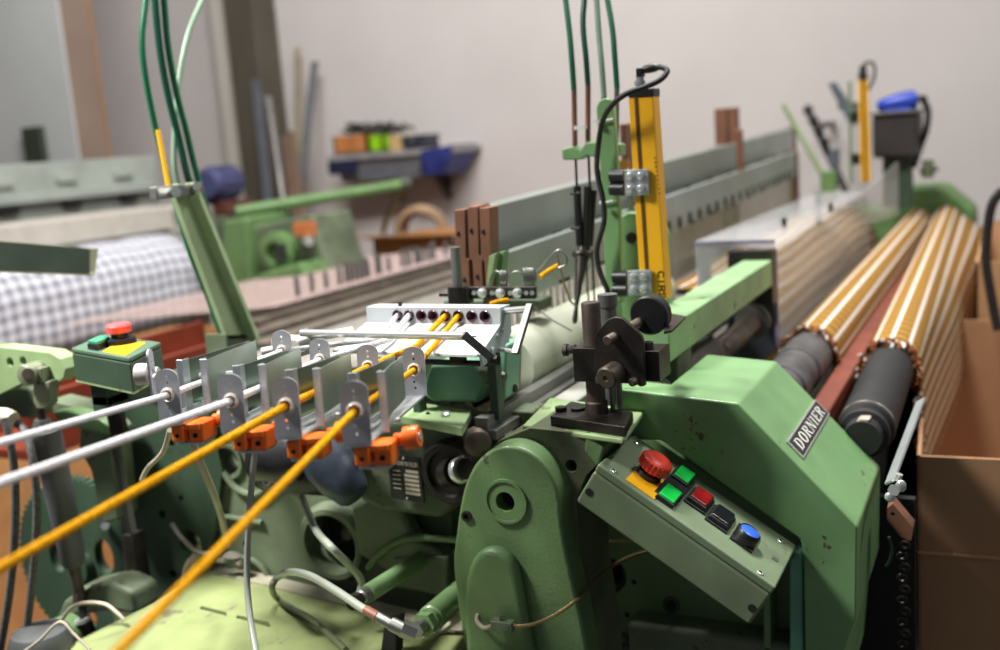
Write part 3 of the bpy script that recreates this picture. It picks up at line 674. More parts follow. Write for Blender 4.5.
obj('shaft_sleeve', MB().lathe(at(449,474,X=XM+.0), ax, [(0,.021),(.022,.021),(.022,.014),(.045,.014)]), iron, mo)
obj('shaft_collar', MB().lathe(at(449,474,X=XM+.0)+ax*.030, ax, [(0,.014),(0,.0185),(.007,.0185),(.009,.017),(.009,.010)]), steel_bright, mo)
obj('drive_knob', MB().lathe(at(478,440,X=XM-.005), (-.9,-.5,0), [(0,.020),(.012,.020),(.02,.017),(.024,.010)]), iron_brown, mo)
obj('knob_arm', MB().prism(pts([(452,428),(475,418),(490,440),(486,462),(470,470)], X=XM+.03), (.02,0,0)), iron, mo, .004)
fb = part('mounting_bar', MB().prism(pts([(397,415),(418,402),(472,410),(462,428)], Z=1.135), (0, 0, -.012)), green_pale, None, .0015)
obj('bar_bolt', MB().lathe(at(446,416,Z=1.135), (0,0,1), [(0,.007),(.004,.007),(.006,.004)]), steel_bright, fb)
obj('bar_hole', MB().cyl(at(428,414,Z=1.134), at(428,414,Z=1.1355), .003), hole_black, fb)
# feeder bracket castings behind the tensioners
part('feeder_casting', MB().prism(pts([(420,392),(430,364),(476,362),(486,384),(478,404),(430,402)], X=1.25), (.12, 0, 0)), mat('teal_cast_paint', (112,158,132), .45, var=.15), None, .008, seg=3)
part('feeder_block', MB().prism(pts([(398,360),(448,360),(448,392),(400,396)], X=1.28), (.08, 0, 0)), green_dark, None, .006)
part('feeder_post', MB().prism(pts([(484,345),(507,345),(505,400),(492,402)], X=1.27), (.05, 0, 0)), mat('teal_cast_paint', (112,158,132)), None, .004)
part('feeder_edge', MB().prism(pts([(505,345),(510,345),(509,396),(504,400)], X=1.29), (.04, 0, 0)), redbrown, None, .001)
part('feeder_boss', MB().ball(at(488,372,X=1.24), .014, 14), green_old)
part('feeder_pipe', MB().tube(pts([(476,384),(492,376),(505,378)], X=1.26), .008, 8).tube(pts([(474,404),(500,392),(516,388)], X=1.3), .006, 8), iron)
# dark hump motor behind the tensioners
dm = thing('dark_motor', at(310,465,X=1.2), 'black bulbous motor hanging behind the orange clamps', 'motor')
a, c = at(268,462,X=1.20), at(372,470,X=1.21); d = (c-a).normalized()
obj('motor_body', MB().lathe(a-d*.02, d, [(0,.012),(.002,.030),(.012,.040),(.03,.046),(.05,.047),(.06,.044),(.145,.042),(.16,.034),(.165,.02)], 32), motor_m, dm)
obj('motor_lump', MB().lathe(at(276,455,X=1.155), (-.25,.9,.15), [(-.046,.012),(-.04,.032),(-.015,.041),(.025,.040),(.036,.026),(.039,.01)], 24), mat('grease_black', (44,45,48), .36, var=.5, scale=30), dm)
obj('wrapped_sleeve', MB().lathe(at(333,468,X=1.17), (-.1,-.75,-.75), [(-.03,.034),(-.01,.037),(.02,.034),(.05,.024),(.055,.018)], 24), mat('blue_grey_wrap', (50,60,72), .4, var=.5, scale=20), dm)
obj('cable_tie', MB().tube(pts([(263,478),(264,484),(268,485),(270,480)], X=1.13), .0012, 6), white_yarn, dm)
obj('motor_mount', MB().box2(at(310,440,X=1.22), at(350,432,X=1.30)), green_old, dm, .003)
# ------------------------------------------------------------------ cloth, warp, healds
def stripe_mat():
    M = bpy.data.materials.new('striped_cloth'); M.use_nodes = True; nt = M.node_tree; N = nt.nodes; L = nt.links
    b = N['Principled BSDF']; b.inputs['Roughness'].default_value = .88
    uv = N.new('ShaderNodeUVMap'); sp = N.new('ShaderNodeSeparateXYZ'); L.new(uv.outputs[0], sp.inputs[0])
    def fr(src, per, off=0.0):
        a = N.new('ShaderNodeMath'); a.operation = 'MULTIPLY_ADD'; L.new(src, a.inputs[0]); a.inputs[1].default_value = 1/per; a.inputs[2].default_value = off
        f = N.new('ShaderNodeMath'); f.operation = 'FRACT'; L.new(a.outputs[0], f.inputs[0]); return f.outputs[0]
    def lt(src, w):
        g = N.new('ShaderNodeMath'); g.operation = 'LESS_THAN'; L.new(src, g.inputs[0]); g.inputs[1].default_value = w; return g.outputs[0]
    nz = N.new('ShaderNodeTexNoise'); nz.inputs['Scale'].default_value = 60; L.new(uv.outputs[0], nz.inputs['Vector'])
    base = N.new('ShaderNodeMix'); base.data_type = 'RGBA'; L.new(nz.outputs['Fac'], base.inputs[0])
    base.inputs[6].default_value = lin((146,108,26))+(1,); base.inputs[7].default_value = lin((176,134,42))+(1,)
    line = N.new('ShaderNodeMix'); line.data_type = 'RGBA'; L.new(lt(fr(sp.outputs[0], .046), .30), line.inputs[0])
    L.new(base.outputs[2], line.inputs[6]); line.inputs[7].default_value = lin((104,66,24))+(1,)
    l2 = N.new('ShaderNodeMix'); l2.data_type = 'RGBA'; L.new(lt(fr(sp.outputs[1], .0065), .14), l2.inputs[0])
    L.new(line.outputs[2], l2.inputs[6]); l2.inputs[7].default_value = lin((150,100,36))+(1,)
    wh = N.new('ShaderNodeMix'); wh.data_type = 'RGBA'; L.new(lt(fr(sp.outputs[1], .0325, .30), .22), wh.inputs[0])
    L.new(l2.outputs[2], wh.inputs[6]); wh.inputs[7].default_value = lin((222,214,206))+(1,)
    L.new(wh.outputs[2], b.inputs['Base Color'])
    bp = N.new('ShaderNodeBump'); bp.inputs['Strength'].default_value = .5; bp.inputs['Distance'].default_value = .0015
    w = N.new('ShaderNodeMath'); w.operation = 'SINE'; k = N.new('ShaderNodeMath'); k.operation = 'MULTIPLY'; L.new(sp.outputs[0], k.inputs[0]); k.inputs[1].default_value = 450
    L.new(k.outputs[0], w.inputs[0]); L.new(w.outputs[0], bp.inputs['Height']); L.new(bp.outputs[0], b.inputs['Normal'])
    L.new(nz.outputs['Fac'], N.new('ShaderNodeMath').inputs[0]); return M
STR = stripe_mat()
r1, r2 = .049, .0475
pa = [(.046,-.06),(.048,-.03)]+arc(0, 0, r1, -8, 184, 28)+[(-.050,-.03),(-.050,-.06)]
xs1 = [2.05+i*.048 for i in range(51)]
def wob1(x, s):
    a = ax1(x); return (.006*math.sin(60*s)*(x < 2.06), a.y, a.z+.005*math.sin(7*x+20*s)*0)
cw = thing('striped_cloth', (3, .3, 1.10), 'gold, brown and white striped cloth running under the clear cover over two rollers', 'cloth')
sheet('take_up_run', pa, xs1, STR, .003, cw, wob1)
pf = [(.70,1.15),(.66,1.148),(.62,1.142),(.58,1.128),(.55,1.105),(.525,1.07),(.505,1.03),(.49,.98),(.48,.93)]
sheet('fell_run', pf, [2.28+i*.1 for i in range(23)], STR, .003, cw, lambda x, s: (0, .008*math.sin(5*x+1)*min(1, s*6), .006*math.sin(7*x+20*s)))
pb = [(.049,-.08),(.0485,-.03)]+arc(0, 0, r2, 4, 186, 26)+[(-.049,-.05),(-.050,-.09),(-.051,-.13),(-.052,-.17),(-.053,-.21),(-.054,-.26)]
xs2 = [2.0+i*.048 for i in range(52)]
def wob2(x, s):
    a = ax2(x); k = max(0, s-.21)
    return (.005*math.sin(70*s)*(x < 2.01), a.y-.105*(x-2.0)/2.45*min(1, k/.08)+.016*k*math.sin(6*x+2*s), a.z)
sheet('hanging_run', pb, xs2, STR, .003, cw, wob2)
def fringe(path, x0, n, seed, wf):
    rnd = random.Random(seed); b = MB(); S_ = [0]
    for p, q in zip(path, path[1:]): S_.append(S_[-1]+math.hypot(q[0]-p[0], q[1]-p[1]))
    for k in range(n):
        s = rnd.random()*S_[-1]; i = max(j for j in range(len(S_)-1) if S_[j] <= s); f = (s-S_[i])/(S_[i+1]-S_[i])
        w = wf(x0, s)
        p0 = V(x0+w[0]+.012, path[i][0]*(1-f)+path[i+1][0]*f+w[1], path[i][1]*(1-f)+path[i+1][1]*f+w[2])
        d = V(-.010-.022*rnd.random(), rnd.uniform(-.010,.010), rnd.uniform(-.014,.010)); r_ = rnd.uniform(.003,.0052)
        b.tube([p0, p0+d*.5+V(0,0,.002), p0+d], lambda t: r_*(1-.55*t), 6, smooth=False)
    return b
brn = mat('brown_tuft', (128,72,30), .9, var=.3, scale=80); wht = mat('white_tuft', (214,204,194), .9)
for P_, x0, n, sd, wf, m_ in ((pa, 2.05, 130, 1, wob1, brn), (pa, 2.047, 26, 2, wob1, wht), (pb, 2.0, 240, 3, wob2, brn), (pb, 1.997, 52, 5, wob2, wht)):
    o = obj('fringe', fringe(P_, x0, n, sd, wf), m_, cw, label='brown fringe' if m_ is brn else 'white fringe'); o['kind'] = 'stuff'
# warp threads
def warp(x0, x1, n, y0, y1, z0, z1, w, m_, label, name='warp_threads'):
    b = MB()
    for k in range(n):
        x = x0+(x1-x0)*k/(n-1)+random.uniform(-.001, .001)
        b.add([V(x-w/2,y0,z0),V(x+w/2,y0,z0),V(x+w/2,y1,z1),V(x-w/2,y1,z1),V(x-w/2,y0,z0-.001),V(x+w/2,y0,z0-.001),V(x+w/2,y1,z1-.001),V(x-w/2,y1,z1-.001)], [(0,1,2,3),(7,6,5,4),(0,3,7,4),(1,5,6,2)])
    o = obj(name, b, m_); tag(o, label, 'warp threads', kind='stuff'); return o
warp(1.6, 4.05, 300, .84, 1.62, 1.135, 1.05, .0045, mat('cream_warp', (158,152,144), .8, var=.12, scale=60), 'sheet of cream warp threads running from the healds back to the drop wires')
warp(2.5, 4.15, 50, 1.97, 2.9, 1.065, 1.00, .017, mat('pink_warp', (208,182,176), .8, var=.2, scale=40), 'sheet of pinkish warp threads behind the grey drop wires')
warp(1.5, 4.05, 220, .665, .745, 1.128, 1.135, .006, MATS['cream_warp'], 'short run of cream threads between the healds and striped cloth')
t = None
cl = 0
for k in range(40):
    x = [2.72, 2.80, 2.88, 2.96, 3.0, 3.03, 3.06, 3.09, 3.12, 3.2][k % 10]+(k//10)*.40+(.02*(k//10) if k % 3 else 0)
    if t is None:
        t = thing('drop_wire', (x, 2.07, 1.0), 'thin grey drop wire standing among the warp threads behind the healds', 'drop wire', 'drop wires on the warp')
        obj('blade', MB().prism([V(x,2.07-.006,1.02),V(x,2.07+.006,1.02),V(x,2.07+.006,1.115),V(x,2.07,1.125),V(x,2.07-.006,1.115)], (.011,0,0), [circ((x,2.07,1.11),(1,0,0),.003,8)]), mat('drop_wire_grey', (118,116,112), .4, .6, var=.1), t)
        X0_ = x
    else:
        c = t.copy(); COL.objects.link(c); c.location.x = x
        for ch in t.children:
            d = ch.copy(); COL.objects.link(d); d.parent = c; d.matrix_parent_inverse = ch.matrix_parent_inverse
        c.location.z += random.uniform(-.012, .01)
# heald frames
hb_m = mat('heald_beam_grey', (156,166,158), .32, .55, var=.12, scale=5)
hw = mat('heald_wire', (190,186,170), .4, .6)
def heald(Y, tl, tr, h, label, stay, dark=False, slots=False):
    a = at(*tl, Y=Y); c = at(*tr, Y=Y)
    t = thing('heald_frame', (a.x, Y, a.z-.3), label, 'heald frame', 'heald frames of the loom')
    f = obj('top_beam', MB().prism([a, c, c-V(0,0,h), a-V(0,0,h)], (0, .018, 0)), hb_m, t, .002)
    b = MB(); L_ = c-a
    for k in range(12):
        q = a+L_*(k+.12)/12; b.prism([q+V(0,-.001,-h*.97), q+V(.05,-.001,-h*.97), q+V(.05,-.001,-h*.90), q+V(0,-.001,-h*.90)], (0,.002,0))
    if slots:
        for k in range(22):
            q = a+L_*(k+6)/28+V(0,-.002,-h*.80); b.prism(circ(q, (0,1,0), .013, 12, .016), (0,.004,0))
    obj('slot', b, hole_black, f)
    b = MB(); s0 = a+V(-.035, -.004, .004)
    p_ = [(0,0),(.035,0),(.035,-stay),(.055,-stay),(.055,-stay-.12),(.012,-stay-.12),(.012,-stay+.01),(0,-stay+.012)]
    st = obj('side_stay', MB().prism([s0+V(x,0,z) for x, z in p_], (0,.026,0)), copper, t, .002)
    obj('stay_hole', MB().cyl(s0+V(.012,-.001,-.055), s0+V(.012,.002,-.055), .006, n=12).cyl(s0+V(.03,-.001,-stay-.07), s0+V(.03,.002,-stay-.07), .006, n=12), hole_black, st)
    e0 = c+V(0,-.004,.004); obj('side_stay', MB().box2(e0, e0+V(.03,.026,-h-.3)), copper, t, .002)
    w = MB()
    for k in range(90):
        q = a+L_*(k+.5)/90+V(0,.009,-h); w.cyl(q, V(q.x, q.y, 1.0), .0018, n=5, caps=False)
    o = obj('heald_wires', w, hw, t); o['kind'] = 'stuff'
    obj('bottom_beam', MB().box2((a.x+.03, Y, .96), (c.x, Y+.018, 1.0)), hb_m, t, .002)
    return t
heald(.845, (488,205), (792,127), .085, 'rearmost heald frame, its top edge just above the raised middle frame', .06)
heald(.80, (489,207), (794,128), .088, 'raised middle heald frame with shiny grey upper beam and brown stay', .07)
heald(.735, (498,256), (796,152), .090, 'lowered front heald frame with black holes along its grey beam', .03, slots=True)
t = thing('frame_guide', at(486,250,X=1.46), 'cluster of three brown guide blocks at the near ends of heald frames', 'guide')
for k, (px, py) in enumerate(((454,210),(467,207),(479,208))):
    a = at(px, py, X=1.44)
    s_ = obj('guide_block', MB().prism(pts([(px,py),(px+11,py-1),(px+12,py+48),(px+15,py+50),(px+16,py+80),(px+7,py+82),(px+5,py+54),(px+2,py+52)], X=1.44), (.03,0,0)), copper, t, .0015)
    obj('bolt_hole', MB().cyl(at(px+5,py+24,X=1.439), at(px+5,py+24,X=1.442), .004, n=12).cyl(at(px+11,py+70,X=1.439), at(px+11,py+70,X=1.442), .004, n=12), hole_black, s_)
gb = part('frame_guide_bar', MB().prism(pts([(489,256),(496,253),(490,286),(486,286)], X=1.43), (.02,0,0)), green_pale, None, .001)
part('guide_base', MB().prism(pts([(444,300),(540,300),(540,312),(440,312)], X=1.5), (.05,0,0)), green_old, None, .003)
part('guide_plate', MB().prism(pts([(496,253),(504,251),(500,287),(489,287)], X=1.445), (.02,0,0)), green, None, .001)
# middle frame guides: copper blocks beyond
for (x0, y0, x1, y1, X, lab) in ((714,109,738,142,3.42,'pair of brown blocks standing on the heald beam, far middle'),(619,124,629,166,2.0,'slim brown block behind the green post and yellow light bar')):
    t = thing('guide_block', at(x0, y1, X=X), lab, 'guide')
    a, c = at(x0, y0, X=X), at(x1, y1+14, X=X); w_ = (a.y-c.y)
    obj('block', MB().box2(a, V(X+.04, a.y-w_*.55, c.z)), copper, t, .002)
    obj('block', MB().box2(V(X, c.y, a.z), V(X+.04, c.y+w_*.38, c.z)), copper, t, .002)
    obj('bolt', MB().lathe(V(X-.001, (a.y+c.y)/2, c.z+.03), (-1,0,0), [(0,.012),(.006,.012)]), mat('bright_brass', (220,160,80), .3, .9), t)
    part('guide_support', MB().box2(V(X+.01, a.y-.01, c.z), V(X+.04, c.y+.01, 1.15)), green_old)
t = obj('guide_post', MB().box2(at(735,130,X=3.2), at(745,182,X=3.24)), copper, bevel=.003); tag(t, 'upright brown post in front of the heald beam, far middle', 'guide')
# ------------------------------------------------------------------ clear cover over the cloth
def acrylic():
    M = bpy.data.materials.new('clear_acrylic'); M.use_nodes = True; N = M.node_tree.nodes; L = M.node_tree.links
    o = N['Material Output']; p = N['Principled BSDF']; p.inputs['Base Color'].default_value = (.66,.67,.68,1); p.inputs['Roughness'].default_value = .12
    t = N.new('ShaderNodeBsdfTransparent'); mx = N.new('ShaderNodeMixShader'); nz = N.new('ShaderNodeTexNoise'); nz.inputs['Scale'].default_value = 5
    tc = N.new('ShaderNodeTexCoord'); L.new(tc.outputs['Object'], nz.inputs['Vector'])
    mr = N.new('ShaderNodeMapRange'); mr.inputs[3].default_value = .22; mr.inputs[4].default_value = .50; L.new(nz.outputs['Fac'], mr.inputs[0])
    L.new(mr.outputs[0], mx.inputs[0]); L.new(t.outputs[0], mx.inputs[1]); L.new(p.outputs[0], mx.inputs[2]); L.new(mx.outputs[0], o.inputs[0]); return M
AC = acrylic(); ace = mat('acrylic_edge', (150,140,176), .2, var=.05)
ac = thing('clear_cover', (3, .5, 1.24), 'long clear acrylic cover box over the striped cloth beyond the green bar', 'cover')
gT, gL = at(775,250,X=2.2), at(695,243,X=2.2)
obj('top_sheet', MB().prism([gL, gT, V(3.75,gT.y,gT.z+.005), V(3.75,gL.y,gT.z+.005)], (0,0,.004)), AC, ac)
obj('side_sheet', MB().box2(V(2.2, gT.y, gT.z-.001), V(3.75, gT.y-.004, 1.03)), AC, ac)
obj('end_sheet', MB().box2(V(2.2, gL.y, gL.z), V(2.204, gT.y, 1.14)), AC, ac)
obj('edge_strip', MB().box2(V(2.197, gL.y, gL.z+.003), V(2.2, gT.y, gL.z-.004)).box2(V(2.196, gT.y+.003, gT.z+.003), V(2.2, gT.y-.004, 1.03)), ace, ac, label='violet tinted cut edge')
obj('hinge', MB().box2(at(733,250,X=2.21), at(770,256,X=2.19)), iron, ac, .002)
obj('sheet_clip', MB().cyl(V(2.6, .5, gT.z+.004), V(2.6,.5,gT.z+.03), .006).cyl(V(3.0, .45, gT.z+.004), V(3.0,.45,gT.z+.03), .006), iron, ac)
obj('side_sheet', MB().prism([V(3.76,gT.y,1.13), V(4.08,.375,1.13), V(4.08,.375,1.32), V(3.76,gT.y,1.245)], (0,.004,0)), AC, ac)
obj('cover_support', MB().box2(V(2.22, gL.y, 1.245), V(2.25, gL.y-.02, 1.0)).box2(V(3.72, gL.y, 1.245), V(3.75, gL.y-.02, 1.0)), iron, ac)
# ------------------------------------------------------------------ far end equipment
t = thing('light_curtain', at(866,180,X=3.9), 'far slim yellow safety light bar with black stripe near the dark box', 'sensor')
X = 3.9
obj('housing', MB().prism(pts([(858,78),(867,78),(870,182),(861,182)], X=X), (.03,0,0)), yellow, t, .003)
obj('lens_strip', MB().prism(pts([(861,76),(864,76),(867,182),(864,182)], X=X-.003), (.004,0,0)), black, t)
obj('end_cap', MB().prism(pts([(858,73),(867,73),(867,79),(858,79)], X=X-.004), (.036,0,0)), black, t, .002)
obj('plug', MB().cyl(at(863,73,X=X+.01), at(863,66,X=X+.01), .012), black, t)
obj('cable', MB().tube(pts([(863,66),(868,62),(874,65),(874,78),(868,90)], X=X+.012), .005, 8), rubber, t)
obj('clamp', MB().box2(at(850,112,X=X-.002), at(859,122,X=X+.03)).box2(at(852,154,X=X-.002), at(861,164,X=X+.03)), black, t)
t = obj('sensor_post', MB().box2(at(848,81,X=X+.02), at(853,184,X=X+.04)), green_vivid, bevel=.003); tag(t, 'thin green upright post beside the far yellow light bar', 'post')
t = thing('terminal_box', at(898,150,X=4.12), 'dark grey electrical box with blue plug on top at far end of loom', 'box')
a, c = at(872,116,X=4.12), at(918,156,X=4.12)
obj('box_body', MB().box2(a, V(4.36, c.y, c.z)), mat('dark_box_grey', (48,45,45), .5), t, .01)
obj('box_lid', MB().box2(V(4.11, a.y+.006, a.z+.012), V(4.37, c.y-.006, a.z)), mat('mid_box_grey', (92,88,86), .5), t, .004)
obj('box_stand', MB().box2(V(4.16, a.y-.03, c.z), V(4.30, c.y+.03, 1.15)), green_dark, t, .004)
pc = at(897,103,X=4.18); d = V(.15,-1,.12).normalized()
pg = thing('power_plug', pc, 'bright blue power plug with dark cable on top of the far dark box', 'plug')
obj('plug_body', MB().lathe(pc-d*.06, d, [(-.01,.012),(0,.022),(.03,.03),(.06,.034),(.10,.036),(.125,.034),(.13,.02)]), mat('plug_blue', (34,62,170), .4), pg)
obj('plug_foot', MB().box2(pc+V(-.03,.04,-.02), pc+V(.03,-.05,-.065)), mat('plug_blue', (34,62,170)), pg, .004)
obj('cable', MB().tube([pc+d*.06, pc+d*.09, at(924,101,X=4.2), at(928,112,X=4.2), at(926,130,X=4.2), at(919,150,X=4.25), at(914,166,X=4.2)], .012, 10), rubber, pg)
t = thing('slanted_rod', at(823,175,X=4.0), 'thin pale green rod slanting left from the far end of the cover', 'rod')
obj('rod', MB().cyl(at(783,104,X=4.15), at(824,178,X=4.15), .009, n=12), green_pale, t)
obj('rod_foot', MB().box2(at(820,172,X=4.13), at(838,190,X=4.2)), green_vivid, t, .003)
t = thing('sensor_strip', at(815,130,X=4.6), 'slanted row of dark knobs on a bar by the wall, far right', 'sensor')
a, c = at(808,110,X=5.4), at(824,142,X=5.3)
b = MB(); 
for k in range(4): b.ball(a.lerp(c, k/3), .026, 10)
obj('knob', b, black, t); obj('bar', MB().cyl(a, V(c.x, c.y-.1, c.z-.25), .018), iron, t); obj('wall_mount', MB().cyl(a.lerp(c,.5), V(5.9, (a.y+c.y)/2, (a.z+c.z)/2), .015), iron, t)
t = thing('dark_bracket', at(842,105,X=5.2), 'slate grey slanting bracket behind the thin far green post', 'bracket')
obj('plate', MB().prism(pts([(828,84),(834,82),(852,108),(856,126),(848,122)], X=5.2), (.06,0,0)), mat('slate_bracket', (84,90,98), .5), t)
a = at(842,106,X=5.26); obj('wall_mount', MB().cyl(a, V(5.9, a.y, a.z), .02), mat('slate_bracket', (84,90,98)), t)
t = obj('dark_bracket', MB().prism(pts([(826,154),(838,148),(838,170),(832,172)], X=4.3), (.05,0,0)), mat('slate_bracket', (84,90,98))); tag(t, 'small dark grey bracket low beside the slanting green rod', 'bracket')
part('end_valve', MB().cyl(at(928,178,X=4.2), at(928,160,X=4.2), .02).cyl(at(920,172,X=4.2), at(938,168,X=4.2), .012), green_old)
t = thing('cable_loop', at(990,230,X=2.9), 'black cable hanging at the right edge beside the cardboard', 'cable')
obj('cable', MB().tube(pts([(1003,190),(992,205),(987,235),(986,262),(992,300),(998,330)], X=2.9), .012, 10), rubber, t)
# cardboard boxes at the right
def cbox(X0, X1, Y0, Y1, H, m_, label, crease=True):
    t = thing('cardboard_box', ((X0+X1)/2, (Y0+Y1)/2, 0), label, 'box', 'cardboard boxes at the right edge')
    w = .006; b = MB()
    b.box2((X0,Y0,0),(X0+w,Y1,H)).box2((X1-w,Y0,0),(X1,Y1,H)).box2((X0,Y0,0),(X1,Y0+w,H)).box2((X0,Y1-w,0),(X1,Y1,H)).box2((X0,Y0,0),(X1,Y1,w))
    obj('box_wall', b, m_, t)
    if crease:
        z = H-.165; obj('crease', MB().cyl((X0-.0005,Y0,z),(X0-.0005,Y1,z),.0035,n=8), m_, t)
    return t
a = at(917,456,X=1.75)
bx = cbox(1.75, 2.95, a.y-.62, a.y, a.z, card_dark, 'brown cardboard box at lower right edge, cloth falling into it')
bx.matrix_world = Matrix.Translation(a) @ Matrix.Rotation(R(3.2), 4, 'Z') @ Matrix.Translation(-a) @ Matrix.Translation(bx.location)
q = at(984,262,X=3.0)
cbox(3.0, 4.1, q.y-.7, q.y+.02, q.z, card, 'taller cardboard box behind the first, at right edge of photo', False)
# flat bar and bracket by the cloth roller
fb = thing('flat_bar', at(905,440,X=1.5), 'flat steel bar with wing bolt beside the black cloth roller end', 'bar')
a, c = at(921,400,X=1.62), at(890,482,X=1.38)
z = (c-a).normalized(); x = V(0,-.8,.6); x = (x-z*x.dot(z)).normalized(); y = z.cross(x)
A = [a+x*(i*.0075)+y*(j*.0015) for i, j in ((-1,-1),(1,-1),(1,1),(-1,1))]
obj('bar', MB().loft(A, [q+(c-a) for q in A]), steel, fb)
obj('wing_bolt', MB().cyl(at(894,490,X=1.375), at(894,490,X=1.36), .008, n=6).ball(at(901,486,X=1.365), .007, 10, (.6,1,1.2)).ball(at(890,497,X=1.365), .007, 10, (.6,1,1)).cyl(at(897,480,X=1.38), at(899,474,X=1.38), .005), steel_bright, fb)
t = obj('channel_bracket', MB().prism(pts([(887,508),(893,504),(913,528),(911,541),(902,538),(887,520)], X=1.43), (.03,0,0), [circ(at(893,514,X=1.43), (1,0,0), .003, 10)]), copper, bevel=.0015); tag(t, 'rusty brown channel bracket below the wing bolt at right', 'bracket')
t = obj('green_wire', MB().tube(pts([(889,537),(892,550),(889,562),(886,566)], X=1.44), .002, 6), green_dark); tag(t, 'short green wire curling by the cover right edge', 'wire')
t = thing('chain', at(903,600,X=1.62), 'dull chain hanging in the dark gap beside cardboard box', 'chain')
for k in range(16):
    p_ = at(905-(k%2)*3, 545+k*11, X=1.48); obj('chain_link', MB().torus(p_, (1,.2*(k%2),.3), .006, .0022, 10, 6), iron, t)
# ------------------------------------------------------------------ yellow light curtain, green post, thread nozzles
lc = thing('light_curtain', at(655,300,X=1.5), 'near yellow safety light bar standing upright with black plug on top', 'sensor')
X = 1.5
body = obj('housing', MB().prism(pts([(628,97),(653,96),(666,300),(641,302)], X=X), (.032,0,0)), yellow, lc, .002)
obj('groove', MB().prism(pts([(634,97),(637,97),(650,301),(647,301)], X=X-.0015), (.003,0,0)), mat('groove_brown', (96,62,20), .5), body)
obj('end_cap', MB().prism(pts([(628,89),(653,88),(653,97),(628,98)], X=X-.0015), (.035,0,0)), black, lc, .002)
obj('plug_nut', MB().cyl(at(640,89,X=X+.015), at(640,76,X=X+.015), .006).ring(at(640,85,X=X+.015), (0,0,1), .008, .004, .006), steel_bright, lc)
obj('elbow_plug', MB().box2(at(636,77,X=X+.008), at(645,68,X=X+.023)).lathe(at(643,70,X=X+.015), at(662,66,X=X+.015)-at(643,70,X=X+.015), [(0,.0055),(.008,.0065),(.018,.0065),(.026,.0045)]), black, lc, .001)
obj('cable', MB().tube([at(a,b,X=x) for a,b,x in ((656,67,1.51),(664,68,1.505),(667,72,1.50),(660,80,1.49),(645,87,1.48),(628,93,1.47),(614,103,1.47),(604,118,1.48),(599,140,1.50),(597,170,1.50),(603,200,1.50),(604,222,1.50),(597,250,1.50),(600,272,1.50),(608,292,1.50),(612,310,1.51))], .0042, 10), rubber, lc)
dk = mat('enamel_lettering', (70,52,20), .5)
lp = [at(654,268,X=X-.001), at(662,268,X=X-.001), at(664,298,X=X-.001), at(656,298,X=X-.001)]
def seg_word(text, p0, p1, h, th, name, parent):
    """simple stroke letters reading along p0->p1, tops to the camera's right"""
    u = p1-p0; L_ = u.length; u = u.normalized(); v = V(0,-1,0); v = (v-u*v.dot(u)).normalized(); b = MB(); n = len(text); w = L_/n*.72
    G = {'C':[((1,.85),(.7,1),(.3,1),(0,.75),(0,.25),(.3,0),(.7,0),(1,.15))],'I':[((.5,0),(.5,1))],'R':[((0,0),(0,1),(.7,1),(1,.8),(1,.65),(.7,.5),(0,.5)),((.5,.5),(1,0))],
         'S':[((1,.85),(.7,1),(.3,1),(0,.8),(.2,.55),(.8,.45),(1,.2),(.7,0),(.3,0),(0,.15))],'F':[((0,0),(0,1),(1,1)),((0,.5),(.7,.5))],'E':[((1,1),(0,1),(0,0),(1,0)),((0,.5),(.8,.5))],'T':[((0,1),(1,1)),((.5,0),(.5,1))],'Y':[((0,1),(.5,.5),(1,1)),((.5,.5),(.5,0))],'A':[((0,0),(.5,1),(1,0)),((.2,.4),(.8,.4))]}
    for i, c in enumerate(text):
        for st in G[c]:
            P_ = [p0+u*(L_/n*i+w*x)+v*(h*y) for x, y in st]
            for a, c2 in zip(P_, P_[1:]):
                d = (c2-a).normalized(); e = d.cross(V(1,0,0)).normalized()*th/2
                b.prism([a-e-d*th/3, c2-e+d*th/3, c2+e+d*th/3, a+e-d*th/3], (-.0004,0,0))
    return obj(name, b, dk, parent)
seg_word('CIRS', at(658,272,X=X), at(660,300,X=X), .0085, .0022, 'lettering', body)
b = MB()
for k in range(9):
    p_ = at(655.0+k*.55, 158+k*4.4, X=X-.0005); b.box(p_, (.0006, .004, .0035 if k % 3 else .002))
obj('small_print', b, mat('small_print', (176,126,24), .5), body)
for (x0, y0, x1, y1) in ((624,169,648,196),(627,270,651,296)):
    mt = obj('mount_plate', MB().prism(pts([(x0,y0+1),(x1,y0),(x1+1,y1-1),(x0+1,y1)], X=X-.008), (.006,0,0)), steel, lc, .0008)
    b = MB()
    for a, c in ((.28,.27),(.72,.25),(.28,.75),(.72,.73)):
        q = at(x0+(x1-x0)*a, y0+(y1-y0)*c, X=X-.008); b.lathe(q, (-1,0,0), [(0,.006),(.004,.006),(.005,.004)], 12)
    obj('bolt', b, steel_bright, mt)
    for k in (0, 1): obj('rubber_buffer', MB().cyl(at(x0-13, y0+7+13*k, X=X+.004), at(x0+1, y0+7+13*k, X=X+.002), .0098), black, lc)
gp = thing('green_post', at(612,300,X=1.525), 'slim green steel post left of the near yellow light bar, cable tied to it', 'post')
obj('post', MB().prism(pts([(596,108),(599,101),(604,98),(610,99),(613,104),(618,180),(622,302),(606,304),(602,200)], X=1.52), (.014,0,0)), green, gp, .002)
obj('cable_tie', MB().tube(pts([(597,123),(604,121),(613,119)], X=1.516), .0016, 6).box(at(597,122,X=1.512), (.006,.006,.006)), white_paint, gp)
obj('cable_tie', MB().tube(pts([(602,203),(608,202),(616,200)], X=1.516), .0016, 6).ball(at(602,203,X=1.507), .0045, 8), white_paint, gp)
bp = part('post_base', MB().prism(pts([(617,300),(616,226),(620,216),(628,212),(640,213),(655,216),(663,222),(668,236),(669,330),(617,330)], X=1.62), (.02,0,0)), green, None, .004)
